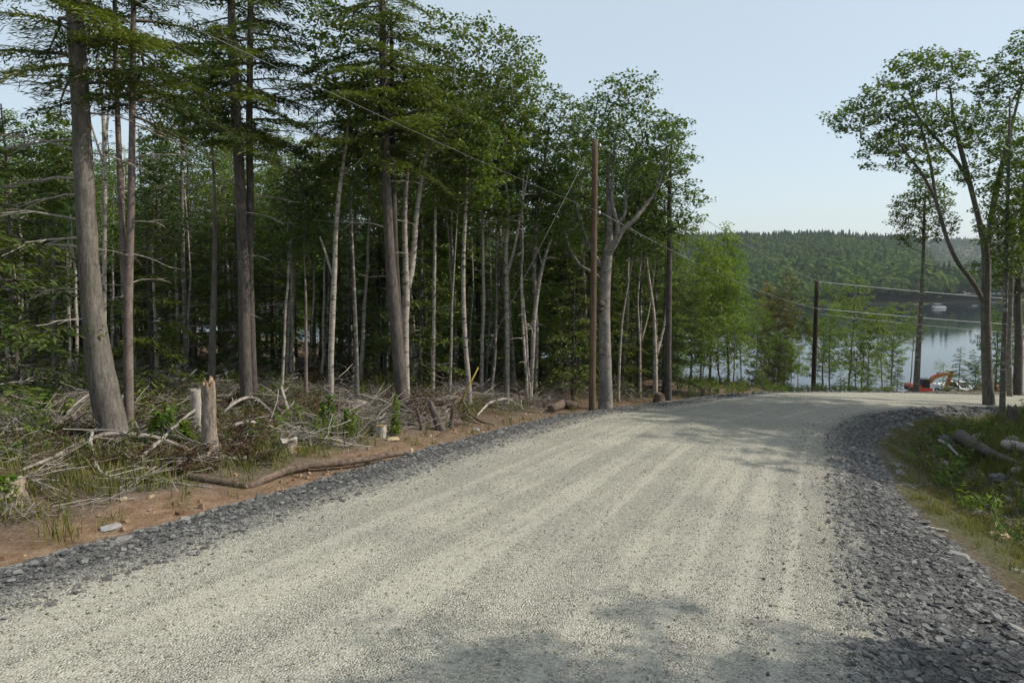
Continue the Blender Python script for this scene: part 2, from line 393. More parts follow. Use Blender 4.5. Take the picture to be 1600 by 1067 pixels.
col = N.mix(N.ramp(N.math('ADD', N.math('MULTIPLY', edge, .5), .72), [(.48, (0, 0, 0)), (.88, (1, 1, 1))]), col, sc_)
nt.links.new(col, b.inputs['Base Color']); b.inputs['Roughness'].default_value = .95; b.inputs['Specular IOR Level'].default_value = .15
hh = N.math('MULTIPLY', N.math('SUBTRACT', .6, vo.outputs['Distance']), N.math('SUBTRACT', 1.1, N.math('MULTIPLY', lanem, .55)))
nt.links.new(N.bump(hh, .8, .035), b.inputs['Normal']); M['road'] = m
m, nt, b = mat('slate_rubble'); N = NT(nt); tc = coords(nt); P = tc.outputs['Object']
c, dd = slate_col(N, P, .8); big = N.noise(P, 1.2, 4)
uv = nt.nodes.new('ShaderNodeAttribute'); uv.attribute_name = 'road_uv'
nt.links.new(N.mix(.8, c, N.ramp(big, [(.3, (.65, .65, .67)), (.7, (1.2, 1.18, 1.15))]), 'MULTIPLY'), b.inputs['Base Color'])
b.inputs['Roughness'].default_value = .8; b.inputs['Specular IOR Level'].default_value = .3
nt.links.new(N.bump(N.math('ADD', dd, N.noise(P, 22, 5, .7)), 1., .06), b.inputs['Normal']); M['slate_bed'] = m
road = ribbon('road', lambda h, L: -h-.25, lambda h, L: h+.25, M['road'], 34, 0)
shoulder_l = ribbon('shoulder_left', lambda h, L: -h-2.0, lambda h, L: -h+.3, M['slate_bed'], 10, -.006)
shoulder_r = ribbon('shoulder_right', lambda h, L: h-.3, lambda h, L: h+wr(L), M['slate_bed'], 12, -.006)

# ------------------------------------------------------------------ scatter by geometry nodes (for stuff)
def variants(name, meshes):
    c = bpy.data.collections.new(name)
    for i, me in enumerate(meshes): c.objects.link(bpy.data.objects.new('%s_%02d' % (name, i), me))
    return c
def scatter(name, P, rot, scl, idx, coll, parent=None, kind='stuff'):
    me = bpy.data.meshes.new(name); P = np.asarray(P, np.float32)
    me.vertices.add(len(P)); me.vertices.foreach_set('co', P.ravel())
    a = me.attributes.new('rot', 'FLOAT_VECTOR', 'POINT'); a.data.foreach_set('vector', np.asarray(rot, np.float32).ravel())
    scl = np.asarray(scl, np.float32)
    if scl.ndim == 1: scl = np.repeat(scl[:, None], 3, 1)
    a = me.attributes.new('scl', 'FLOAT_VECTOR', 'POINT'); a.data.foreach_set('vector', scl.ravel())
    a = me.attributes.new('idx', 'INT', 'POINT'); a.data.foreach_set('value', np.asarray(idx, np.int32))
    o = link(bpy.data.objects.new(name, me)); tag(o, kind=kind)
    if parent: o.parent = parent
    g = bpy.data.node_groups.new(name+'_scatter', 'GeometryNodeTree')
    g.interface.new_socket('Geometry', in_out='INPUT', socket_type='NodeSocketGeometry')
    g.interface.new_socket('Geometry', in_out='OUTPUT', socket_type='NodeSocketGeometry')
    gi = g.nodes.new('NodeGroupInput'); go = g.nodes.new('NodeGroupOutput')
    ip = g.nodes.new('GeometryNodeInstanceOnPoints'); ci = g.nodes.new('GeometryNodeCollectionInfo')
    ci.inputs['Collection'].default_value = coll; ci.inputs['Separate Children'].default_value = True; ci.inputs['Reset Children'].default_value = True
    def named(n, t):
        x = g.nodes.new('GeometryNodeInputNamedAttribute'); x.data_type = t; x.inputs['Name'].default_value = n; return x.outputs['Attribute']
    e2r = g.nodes.new('FunctionNodeEulerToRotation'); L = g.links.new
    L(named('rot', 'FLOAT_VECTOR'), e2r.inputs[0]); L(e2r.outputs[0], ip.inputs['Rotation'])
    L(named('scl', 'FLOAT_VECTOR'), ip.inputs['Scale']); L(named('idx', 'INT'), ip.inputs['Instance Index'])
    ip.inputs['Pick Instance'].default_value = True
    L(gi.outputs[0], ip.inputs['Points']); L(ci.outputs[0], ip.inputs['Instance']); L(ip.outputs[0], go.inputs[0])
    md = o.modifiers.new('scatter', 'NODES'); md.node_group = g
    return o

# stones
def stone_mesh(name, rng, m, thick=.3, sides=6):
    a = np.sort((np.arange(sides)+rng.uniform(-.35, .35, sides))*2*math.pi/sides); r = rng.uniform(.35, .55, sides)
    sx_ = rng.uniform(.75, 1.25)
    x, y = r*np.cos(a)*sx_, r*np.sin(a)/sx_; h = thick/2
    k = rng.uniform(.72, .95, sides)
    v = np.concatenate([np.stack([x, y, -h*rng.uniform(.6, 1.2, sides)], -1), np.stack([x*k, y*k, h*rng.uniform(.5, 1.4, sides)], -1)])
    mb = MB(); q = [[i, (i+1) % sides, sides+(i+1) % sides, sides+i] for i in range(sides)]
    t = [[0, i+1, i] for i in range(1, sides-1)]+[[sides, sides+i, sides+i+1] for i in range(1, sides-1)]
    mb.add(v, q, t); return mb.mesh(name, m, False)
def stonemat(name, c0, c1, c2, inst=True):
    m, nt, b = mat(name); N = NT(nt); oi = nt.nodes.new('ShaderNodeObjectInfo'); tc = coords(nt)
    col = N.ramp(oi.outputs['Random'], [(0, c0), (.5, c1), (1, c2)])
    col = N.mix(.6, col, N.ramp(N.noise(tc.outputs['Object'], 4, 5, .7), [(.3, (.65, .65, .65)), (.7, (1.25, 1.22, 1.18))]), 'MULTIPLY')
    nt.links.new(col, b.inputs['Base Color']); b.inputs['Roughness'].default_value = .75; b.inputs['Specular IOR Level'].default_value = .3
    nt.links.new(N.bump(N.noise(N.mapped(tc.outputs['Object'], (1, 1, 6)), 5, 5, .7), .5, .03), b.inputs['Normal']); return m
M['slate'] = stonemat('slate', (.07, .0685, .066), (.14, .1375, .131), (.255, .248, .234))
M['pebble'] = stonemat('pebble', (.22, .207, .172), (.38, .358, .295), (.53, .50, .415))
M['field_stone'] = stonemat('field_stone', (.27, .21, .14), (.36, .32, .26), (.45, .42, .38))
rng = np.random.RandomState(11)
slabs = [stone_mesh('slab_%d' % i, rng, M['slate'], rng.uniform(.10, .24), rng.choice([5, 6, 7])) for i in range(10)]
pebs = [stone_mesh('pebble_%d' % i, rng, M['pebble'], rng.uniform(.5, .8), 5) for i in range(6)]
slab_c = variants('slate_variants', slabs); peb_c = variants('pebble_variants', pebs)
def strip_points(n, qa, qb, La, Lb, power=1.):
    L = La+(Lb-La)*rng.rand(n)**power; hw = half_width(L); u = rng.rand(n); q = qa(hw, u); e_ = q-hw; q = np.where(e_ > .5, hw+.5+(e_-.5)*(wr(L)-.3)/2.3, q); x, y = road_pt(L, q)
    return x, y, road_z(x, y, q, L), q, L
L0 = road_q(np.array([0.]), np.array([4.5]))[1][0]-3
def stones(name, n, qa, La, Lb, s0, s1, power, parent, coll, nv, tilt=.3, lift=.2):
    x, y, z, q, L = strip_points(n, qa, None, La, Lb, power)
    s = s0+(s1-s0)*rng.rand(n)**3
    return scatter(name, np.stack([x, y, z+s*lift*rng.rand(n)], -1), np.stack([rng.normal(0, tilt, n), rng.normal(0, tilt, n), rng.rand(n)*6.28], -1), s, rng.randint(0, nv, n), coll, parent)
stones('gravel', 19000, lambda h, u: -h+.5-2.5*u**.75, L0, L0+34, .022, .11, 1.3, shoulder_l, slab_c, 10, .22)
stones('gravel', 32000, lambda h, u: h-.3+2.95*u**.75, L0, L0+32, .022, .125, 1.3, shoulder_r, slab_c, 10, .22)
stones('gravel', 5000, lambda h, u: np.where(u < .4, -h-1.7*u/.4, h+2.4*(u-.4)/.6), L0+30, L0+62, .08, .25, 1, shoulder_r, slab_c, 10)
stones('gravel', 42000, lambda h, u: h*(2*u-1)*.99, L0, L0+24, .010, .032, 1.7, road, peb_c, 6, .5, .3)
stones('gravel', 3500, lambda h, u: np.where(u < .5, -h+1.1*(u/.5)**2, h-1.1*((u-.5)/.5)**2), L0, L0+30, .02, .06, 1.4, road, slab_c, 10, .4, .3)
def big_slabs(n, parent, qa, La, Lb, s0, s1, power):
    x, y, z, q, L = strip_points(n, qa, None, La, Lb, power)
    for i in range(n):
        o = link(bpy.data.objects.new('slate_stone', slabs[rng.randint(10)])); o.parent = parent; s = s0+(s1-s0)*rng.rand()**2
        o.location = (x[i], y[i], z[i]+s*.05); o.rotation_euler = (rng.normal(0, .2), rng.normal(0, .2), rng.rand()*6.3)
        o.scale = (s*rng.uniform(.9, 1.35), s, s*rng.uniform(.8, 1.2))
big_slabs(190, shoulder_r, lambda h, u: h+1.5+1.25*u, L0+2, L0+30, .14, .36, 1.2)
big_slabs(80, shoulder_r, lambda h, u: h+.2+2.2*u, L0, L0+22, .10, .22, 1.2)
big_slabs(90, shoulder_l, lambda h, u: -h-.6-1.5*u, L0+1, L0+26, .10, .25, 1.2)

# ------------------------------------------------------------------ trees
def leaf_quads(mb, C, rng, size, flat=.45, wid=.38, var=.35, axis=None, up=None):
    n = len(C)
    if n == 0: return
    nrm = rng.normal(0, flat, (n, 3)); nrm[:, 2] += 1
    nrm /= np.linalg.norm(nrm, axis=1)[:, None]
    a = rng.normal(0, 1, (n, 3)) if axis is None else axis+rng.normal(0, .25, (n, 3))
    a -= (a*nrm).sum(1)[:, None]*nrm; a /= np.linalg.norm(a, axis=1)[:, None]+1e-9
    b = np.cross(nrm, a); l = size*(1+var*rng.uniform(-1, 1, n))[:, None]
    V = np.stack([C-a*l*.5, C+b*l*wid+a*l*.08, C+a*l*.5-nrm*l*.1, C-b*l*wid+a*l*.08], 1).reshape(-1, 3)
    mb.add(V, np.arange(n*4).reshape(n, 4))
class Skel:
    """tree skeleton: nodes with parents; grows a branch to each point of the crown"""
    def __init__(s, rng): s.p = []; s.par = []; s.r = []; s.rng = rng; s.tips = []
    def path(s, pts, rad, parent=-1):
        ids = []
        for q, r in zip(pts, rad):
            s.p.append(np.array(q, float)); s.par.append(parent); s.r.append(r); parent = len(s.p)-1; ids.append(parent)
        return ids
    def grow(s, A, allowed_from=0, step=.45, bias=.5):
        A = np.asarray(A, float); rng = s.rng
        P0 = np.array(s.p[allowed_from:])
        order = np.argsort(np.min(np.linalg.norm(A[:, None]-P0[None], axis=2), axis=1))
        for k in order:
            a = A[k]; P = np.array(s.p[allowed_from:]); dv = a-P; d = np.linalg.norm(dv, axis=1)
            hz = np.hypot(dv[:, 0], dv[:, 1]); cost = d+1.3*np.maximum(0, bias*hz-dv[:, 2])
            j = int(np.argmin(cost)); n0 = P[j]; pid = allowed_from+j; L = d[j]; m_ = max(2, int(math.ceil(L/step)))
            side = np.array([a[0]-n0[0], a[1]-n0[1], 0])
            for i in range(1, m_+1):
                u = i/m_; q = n0+(a-n0)*u+np.array([0, 0, -.12*L*math.sin(math.pi*u)])*.6+(rng.normal(0, .05*L/m_**.5, 3) if i < m_ else 0)
                s.p.append(q); s.par.append(pid); s.r.append(0); pid = len(s.p)-1
            s.tips.append(pid)
    def radii(s, tip=.007, expo=.47):
        n = len(s.p); c = np.zeros(n)
        for t in s.tips: c[t] += 1
        for i in range(n-1, -1, -1):
            if c[i] == 0: c[i] = 1 if s.r[i] == 0 else 0
            if s.par[i] >= 0: c[s.par[i]] += c[i]
        for i in range(n):
            if s.r[i] == 0: s.r[i] = tip*max(c[i], 1)**expo
        for i in range(n):
            if s.par[i] >= 0: s.r[i] = min(s.r[i], s.r[s.par[i]])
    def tubes(s, mb, rng, big=.05, ktrunk=10, rough=.05):
        n = len(s.p); kids = [[] for _ in range(n)]
        for i in range(n):
            if s.par[i] >= 0: kids[s.par[i]].append(i)
        starts = [(i, None) for i in range(n) if s.par[i] < 0]
        while starts:
            i, frm = starts.pop(); ch = [] if frm is None else [frm]; ch.append(i)
            while kids[i]:
                ks = sorted(kids[i], key=lambda z: -s.r[z]); 
                for z in ks[1:]: starts.append((z, i))
                i = ks[0]; ch.append(i)
            if len(ch) < 2: continue
            P = np.array([s.p[z] for z in ch]); r = np.array([s.r[z] for z in ch])
            if frm is not None: r[0] = min(r[0], r[1]*1.15)
            k = ktrunk if r.max() > big else (6 if r.max() > .03 else 4 if r.max() > .014 else 3)
            mb.tube(P, r, k, cap=r.max() > .014, rng=rng, rough=rough if k >= 6 else 0)
def ball(rng, A, k, c):
    n = int(k.sum()); d = rng.normal(0, 1, (n, 3)); d /= np.linalg.norm(d, axis=1)[:, None]
    return np.repeat(A, k, 0)+d*(rng.rand(n)**.45)[:, None]*np.array([c, c, c*.55])*1.5*np.repeat(rng.uniform(.7, 1.25, len(A)), k)[:, None]
def blob_points(rng, blobs, n, sep):
    """points spread through a union of ellipsoids (cx,cy,cz,rx,ry,rz), denser at the outside"""
    B = np.array(blobs, float); w = (B[:, 3]*B[:, 4]*B[:, 5])**.8; w /= w.sum(); out = []
    tries = 0
    while len(out) < n and tries < n*14:
        tries += 1; b = B[rng.choice(len(B), p=w)]
        d = rng.normal(0, 1, 3); d /= np.linalg.norm(d); rr = rng.rand()**.4
        p = b[:3]+d*b[3:]*rr
        if out and np.min(np.sum((np.array(out)-p)**2, 1)) < sep*sep: continue
        out.append(p)
    return np.array(out)
def flare(h, r0, k=.55, s=.35): return r0*(1+k*math.exp(-h/s))
def decid(seed, H_, r0, cb=.45, spread=2.6, ntips=130, leaf=.14, per=26, lean=0., wob=.25, bend=None, nb=8, csz=.30):
    """broad-leaved tree about H_ metres high: (trunk mesh builder, crown mesh builder)"""
    rng = np.random.RandomState(seed); sk = Skel(rng)
    n = 14; f = np.linspace(0, .86, n); az = rng.rand()*6.28
    ox = np.cumsum(rng.normal(0, wob*.09, n)); oy = np.cumsum(rng.normal(0, wob*.09, n))
    ox += lean*f*H_*math.cos(az); oy += lean*f*H_*math.sin(az); ox -= ox[0]; oy -= oy[0]
    T = np.stack([ox, oy, f*H_], -1); rad = [flare(z, r0*(1-.9*u**1.1)+.012, .45, .25) for z, u in zip(f*H_, f/.9)]
    sk.path(T, rad)
    blobs = []
    for i in range(nb):
        g = (i+.4)/nb; z = H_*(cb+(1-cb)*g); w = spread*(.35+.75*math.sin(math.pi*(.22+.66*g)))*rng.uniform(.75, 1.15)
        a = i*2.4+rng.uniform(-.5, .5); o_ = .55*w*rng.uniform(.5, 1.2); j = min(n-1, int(g*(n-1)))
        tx = np.interp(z, T[:, 2], T[:, 0]); ty = np.interp(z, T[:, 2], T[:, 1])
        blobs.append((tx+math.cos(a)*o_, ty+math.sin(a)*o_, z-.2, w*.62, w*.62, (1-cb)*H_*.13*rng.uniform(.8, 1.3)))
    A = blob_points(rng, blobs, ntips, .5)
    first = max(1, int(n*cb*.85)); sk.grow(A, first, .5, .45); sk.radii()
    tm = MB(); sk.tubes(tm, rng)
    cm = MB(); k = rng.poisson(per*1.6, len(A)); leaf = leaf*.8
    C = ball(rng, A, k, csz)
    leaf_quads(cm, C, rng, leaf, .5)
    return tm, cm
def conifer(seed, H_, r0, cb=.35, spread=2.4, nbr=60, droop=.22, wid=.025, ln=.21, dead=10, bare=0, wob=.12, top=.92, lat=.07, trunk=None, irreg=.35):
    """hemlock or spruce: whorls of flat drooping sprays, dead bare limbs below"""
    rng = np.random.RandomState(seed); tm = MB(); cm = MB(); dm = MB()
    n = 14; f = np.linspace(0, 1, n)
    if trunk is None:
        T = np.stack([np.cumsum(rng.normal(0, wob*.1, n)), np.cumsum(rng.normal(0, wob*.1, n)), f*H_], -1); T[:, :2] -= T[0, :2]
    else: T = np.asarray(trunk); n = len(T); f = np.linspace(0, 1, n)
    z_ = T[:, 2]; rad = np.array([flare(z, r0*(1-.92*u)+.01, .5, .3) for z, u in zip(z_, f)])
    tm.tube(T, rad, 11, rng=rng, rough=.04)
    for i in range(nbr):
        g = ((i+rng.rand())/nbr); z = H_*(cb+(1-cb)*g*.985); az = i*2.399+rng.uniform(-.4, .4)
        L = spread*((1-g)**.75*(.45+.55*min(1, g*6+.35)))*rng.uniform(1-irreg, 1+irreg*.6)+.25
        p0 = np.array([np.interp(z, z_, T[:, 0]), np.interp(z, z_, T[:, 1]), z]); el = .28*g+.25*rng.normal(); dr = droop*rng.uniform(.2, 1.7)
        m_ = 7; u = np.linspace(0, 1, m_); d = np.array([math.cos(az), math.sin(az)])
        bz = L*(math.sin(el)*u-dr*u*u*1.2); bx = L*u*math.cos(el)
        side = np.cumsum(rng.normal(0, .03*L, m_)); side -= side[0]
        B = p0+np.stack([d[0]*bx-d[1]*side, d[1]*bx+d[0]*side, bz], -1)
        tm.tube(B, np.linspace(.012+.011*L, .005, m_), 4, cap=False)
        nl = max(3, int(L/lat)); C = []; AX = []
        for k in range(nl):
            uu = .16+.84*(k+rng.rand())/nl; q = np.array([np.interp(uu, u, B[:, c]) for c in range(3)])
            for sgn in (-1, 1):
                ll = (.32*L*(1.05-uu)+.18)*rng.uniform(.6, 1.2); a2 = az+sgn*rng.uniform(.7, 1.15)
                dd = np.array([math.cos(a2), math.sin(a2), -.12-.25*rng.rand()]); mm = max(1, int(ll/(ln*.62)))
                for x in range(mm):
                    C.append(q+dd*ll*(x+.6)/mm+np.array([0, 0, -.05*ll*(x/mm)**2])); AX.append(dd)
        C.append(B[-1]); AX.append(np.array([d[0], d[1], -.2]))
        leaf_quads(cm, np.array(C)+rng.normal(0, .04, (len(C), 3)), rng, ln, .4, wid/ln*1.0, .4, axis=np.array(AX)+rng.normal(0, .1, (len(C), 3)))
    for i in range(dead):
        z = H_*rng.uniform(.08 if bare else .15, cb*1.02); az = rng.rand()*6.28; L = rng.uniform(.5, 1.6)*(spread/2.4); p0 = np.array([np.interp(z, z_, T[:, 0]), np.interp(z, z_, T[:, 1]), z])
        dead_limb(dm, rng, p0, az, L)
    return tm, cm, dm
def dead_limb(dm, rng, p0, az, L, r=None, el=None, twigs=4):
    m_ = 6; u = np.linspace(0, 1, m_); el = rng.uniform(-.1, .4) if el is None else el
    d = np.array([math.cos(az), math.sin(az)]); sd = np.cumsum(rng.normal(0, .05*L, m_)); sd -= sd[0]
    B = p0+np.stack([d[0]*L*u-d[1]*sd, d[1]*L*u+d[0]*sd, L*(math.tan(el)*u-.25*u*u)+np.cumsum(rng.normal(0, .015*L, m_))], -1)
    r = r or .008+.012*L; dm.tube(B, np.linspace(r, r*.25, m_), 5, cap=False)
    for k in range(twigs):
        uu = rng.uniform(.3, .95); q = np.array([np.interp(uu, u, B[:, c]) for c in range(3)]); a2 = az+rng.choice([-1, 1])*rng.uniform(.4, 1.)
        l2 = L*rng.uniform(.2, .5); e = q+np.array([math.cos(a2)*l2, math.sin(a2)*l2, l2*rng.uniform(-.5, .3)])
        mid = (q+e)/2+rng.normal(0, .06*l2, 3); dm.tube([q, mid, e], [r*.45, r*.3, r*.15], 3, cap=False)
def tree_from(name, label, cat, parts, loc, rz=0, sc=1, group=None):
    e = empty(name, loc, rz, sc); tag(e, label, cat, group)
    for pn, me in parts:
        c = child(pn, me, e)
        if pn == 'dead_branches': c['kind'] = 'stuff'
    return e
VAR = {}
VH = {}
def reg(key, mbs, names, mats):
    VH[key] = max(v[:, 2].max() for mb in mbs for v in mb.v)
    VAR[key] = [(nm, mb.mesh(key+'_'+nm, mt)) for nm, mb, mt in zip(names, mbs, mats) if mb.n]
TC = ('trunk', 'crown'); TCD = ('trunk', 'crown', 'dead_branches')
for i in range(4): reg('maple%d' % i, decid(100+i, 15, .15, .40, 2.7, 190, .16, 30, .02), TC, (M['bark_slim'], M['leaf_mid' if i % 2 else 'leaf_dark']))
for i in range(3): reg('birch%d' % i, decid(200+i, 14, .085, .55, 1.7, 95, .15, 30, .05, .5), TC, (M['bark_pale'], M['leaf_mid']))
for i in range(3): reg('slope%d' % i, decid(300+i, 11, .09, .22, 1.9, 170, .18, 34, .02, .3), TC, (M['bark_slim'], M['leaf_light' if i != 1 else 'leaf_mid']))
for i in range(3): reg('airy%d' % i, decid(340+i, 12, .075, .42, 2.0, 105, .17, 30, .03, .5, nb=7), TC, (M['bark_slim'], M['leaf_light' if i != 1 else 'leaf_mid']))
reg('olive0', decid(320, 12, .1, .30, 2.2, 190, .18, 34, .02, .3), TC, (M['bark_slim'], M['leaf_olive']))
for i in range(3): reg('sapling%d' % i, decid(400+i, 4.5, .03, .25, 1.1, 42, .13, 20, .05, .4, nb=5, csz=.3), TC, (M['bark_slim'], M['leaf_light' if i == 0 else 'leaf_mid']))
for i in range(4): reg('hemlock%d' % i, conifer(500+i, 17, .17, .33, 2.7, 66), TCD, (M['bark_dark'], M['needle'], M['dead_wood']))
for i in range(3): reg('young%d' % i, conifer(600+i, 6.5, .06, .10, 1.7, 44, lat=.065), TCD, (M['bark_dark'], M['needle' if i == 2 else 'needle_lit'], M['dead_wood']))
for i in range(2):
    rg = np.random.RandomState(650+i); tm = MB(); dm = MB(); n = 10; T = np.stack([np.cumsum(rg.normal(0, .05, n)), np.cumsum(rg.normal(0, .05, n)), np.linspace(0, 9, n)], -1); T[:, :2] -= T[0, :2]
    tm.tube(T, np.linspace(.07, .015, n), 7, rng=rg, rough=.05)
    for k in range(14): z = rg.uniform(1.5, 8.8); dead_limb(dm, rg, np.array([np.interp(z, T[:, 2], T[:, 0]), np.interp(z, T[:, 2], T[:, 1]), z]), rg.rand()*6.28, rg.uniform(.3, 1.1), twigs=2)
    reg('bare%d' % i, (tm, dm), ('trunk', 'dead_branches'), (M['bark_pale'], M['dead_wood']))

# --- trees measured one by one: pixel path of the trunk at a distance, crown masses, limbs
def hero(name, label, d, trunk, mt, ml=None, limbs=(), crown=(), ntips=90, leaf=.16, per=30, seed=1, csz=.30, cdepth=1., base=None, sep=.5, dead=(), conif=None, fromnode=3, zstep=.5, extra=()):
    rng = np.random.RandomState(seed)
    hd = hit(trunk[0][0], trunk[0][1])[1]
    if abs(hd-d) < d*.3: d = hd
    b0 = np.array(at(trunk[0][0], trunk[0][1], d)); gz_ = Hs(b0[0], b0[1]); P = []; rad = []
    for k, (px, py, w) in enumerate(trunk):
        q = at(px, py, d); P.append(q); rad.append(w*d/F/2)
    P = np.array(P); rad = np.array(rad)
    P = np.vstack([[P[0][0], P[0][1], min(gz_, P[0][2])-.12], P]); rad = np.concatenate([[rad[0]*1.12], rad])
    base_ = P[0].copy(); base_[2] = gz_; n = max(14, len(P)*4); u = np.linspace(0, 1, n); uo = np.concatenate([[0], np.cumsum(np.linalg.norm(np.diff(P, axis=0), axis=1))]); uo /= uo[-1]
    T = np.stack([np.interp(u, uo, P[:, c]) for c in range(3)], -1); Rr = np.interp(u, uo, rad)
    for c in range(2): T[1:-1, c] = (T[:-2, c]+2*T[1:-1, c]+T[2:, c])/4
    T = T-base_; sk = Skel(rng); sk.path(T, Rr)
    for lb in limbs:       # limb: list of (px,py,w,depth offset)
        Q = np.array([at(px, py, d+dd) for px, py, w, dd in lb])-base_; rw = np.array([w*d/F/2 for _, _, w, _ in lb])
        j = int(np.argmin(np.linalg.norm(np.array(sk.p)-Q[0], axis=1))); m_ = len(Q)*3
        uu = np.linspace(0, 1, m_); uo2 = np.concatenate([[0], np.cumsum(np.linalg.norm(np.diff(Q, axis=0), axis=1))]); uo2 /= uo2[-1]
        QQ = np.stack([np.interp(uu, uo2, Q[:, c]) for c in range(3)], -1); QQ[1:-1] = (QQ[:-2]+2*QQ[1:-1]+QQ[2:])/4
        sk.path(QQ[1:], np.interp(uu, uo2, rw)[1:], j)
    e = empty(name, base_); tag(e, label, 'tree')
    tm, cm, dm = MB(), MB(), MB()
    if crown:
        bl = []
        for c in crown:
            px, py, rx, ry = c[:4]; dd = c[4] if len(c) > 4 else 0; q = np.array(at(px, py, d+dd))-base_; k = (d+dd)/F
            bl.append((q[0], q[1], q[2], rx*k, (rx*.6+ry*.4)*k*cdepth, ry*k))
        A = blob_points(rng, bl, ntips, sep); sk.grow(A, fromnode, zstep, .35); sk.radii()
        k = rng.poisson(per*1.6, len(A)); leaf = leaf*.8; C = ball(rng, A, k, csz)
        leaf_quads(cm, C, rng, leaf, .5)
    else: sk.radii()
    sk.tubes(tm, rng, ktrunk=14, rough=.035)
    if conif:
        zt, zb, spr, nb_ = conif; t2, cm, _ = conifer(seed+5, T[-1, 2], .01, zb, spr, nb_, dead=0, trunk=T, wid=.013 if d < 15.5 else .019, ln=.15 if d < 15.5 else .20, lat=.038 if d < 15.5 else .052)
        tm.v += t2.v[1:]; off = tm.n-len(t2.v[0])
        tm.q += [x+off for x in t2.q[1:]]; tm.n = sum(len(v) for v in tm.v)
    for (px, py, L, az) in dead:
        zq = np.array(at(px, py, d))-base_; j = int(np.argmin(np.abs(T[:, 2]-zq[2]))); dl = MB(); dead_limb(dl, rng, T[j], az, L, r=.010+.010*L, twigs=5); child('dead_branch', dl.mesh('dead_branch', M['dead_wood']), e)
    child('trunk', tm.mesh('trunk', mt), e)
    if cm.n: child('crown', cm.mesh('crown', ml), e)
    return e

# ---- left side of the road
LEFT = math.pi
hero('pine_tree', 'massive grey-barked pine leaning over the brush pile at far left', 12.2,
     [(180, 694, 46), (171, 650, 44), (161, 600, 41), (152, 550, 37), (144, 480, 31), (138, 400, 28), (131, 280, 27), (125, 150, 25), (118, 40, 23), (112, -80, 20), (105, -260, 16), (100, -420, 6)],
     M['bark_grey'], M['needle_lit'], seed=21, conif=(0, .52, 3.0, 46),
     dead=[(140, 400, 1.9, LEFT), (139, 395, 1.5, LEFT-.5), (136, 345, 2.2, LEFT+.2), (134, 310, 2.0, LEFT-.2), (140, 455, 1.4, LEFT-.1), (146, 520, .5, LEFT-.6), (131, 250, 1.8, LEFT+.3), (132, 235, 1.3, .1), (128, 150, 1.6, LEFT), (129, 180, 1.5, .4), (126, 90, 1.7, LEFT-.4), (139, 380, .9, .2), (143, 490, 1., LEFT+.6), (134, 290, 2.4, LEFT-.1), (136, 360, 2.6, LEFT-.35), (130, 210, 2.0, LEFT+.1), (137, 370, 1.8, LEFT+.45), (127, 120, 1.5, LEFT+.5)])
hero('spruce_tree', 'slender pinkish forked trunk standing against the massive leaning pine', 12.6,
     [(201, 680, 16), (201, 600, 14), (200, 480, 13), (203, 400, 11), (206, 260, 10), (207, 120, 9), (209, 0, 8), (210, -160, 6), (211, -300, 2)], M['bark_pink'], M['needle'], seed=22, conif=(0, .52, 2.2, 50),
     limbs=[[(200, 480, 10, 0), (194, 420, 9, 0), (190, 340, 8.5, .1), (185, 220, 8, .2), (180, 80, 7, .3), (178, -120, 5, .3), (177, -240, 2, .3)]],
     dead=[(203, 400, .8, .3), (204, 350, .9, -.2), (201, 450, .7, .8), (206, 250, 1.1, .2), (205, 300, .9, LEFT), (207, 190, 1.2, .5)])
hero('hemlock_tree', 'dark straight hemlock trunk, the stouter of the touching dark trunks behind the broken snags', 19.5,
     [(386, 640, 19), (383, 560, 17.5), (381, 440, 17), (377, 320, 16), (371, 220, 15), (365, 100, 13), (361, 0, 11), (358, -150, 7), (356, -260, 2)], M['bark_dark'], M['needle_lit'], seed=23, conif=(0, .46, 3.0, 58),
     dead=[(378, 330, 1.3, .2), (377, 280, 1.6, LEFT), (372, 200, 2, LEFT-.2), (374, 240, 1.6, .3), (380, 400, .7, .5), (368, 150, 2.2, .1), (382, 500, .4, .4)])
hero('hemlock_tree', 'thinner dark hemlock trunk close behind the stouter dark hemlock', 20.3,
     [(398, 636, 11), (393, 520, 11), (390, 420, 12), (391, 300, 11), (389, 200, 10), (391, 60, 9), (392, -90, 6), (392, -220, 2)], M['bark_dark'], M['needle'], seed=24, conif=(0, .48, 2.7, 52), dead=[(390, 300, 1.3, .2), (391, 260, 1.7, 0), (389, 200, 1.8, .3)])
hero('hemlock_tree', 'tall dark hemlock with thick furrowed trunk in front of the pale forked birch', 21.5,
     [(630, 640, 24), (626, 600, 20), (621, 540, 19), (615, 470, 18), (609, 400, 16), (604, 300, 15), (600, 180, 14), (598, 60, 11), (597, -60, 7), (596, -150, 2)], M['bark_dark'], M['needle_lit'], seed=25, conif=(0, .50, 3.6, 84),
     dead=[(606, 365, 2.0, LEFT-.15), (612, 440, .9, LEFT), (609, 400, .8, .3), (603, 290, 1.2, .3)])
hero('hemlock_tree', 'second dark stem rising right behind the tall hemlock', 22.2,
     [(632, 630, 13), (624, 520, 12), (618, 420, 11), (615, 320, 10), (613, 200, 9), (612, 90, 7), (611, 20, 3)], M['bark_dark'], M['needle'], seed=26, conif=(0, .62, 2.2, 36), dead=[(616, 350, .7, .2)])
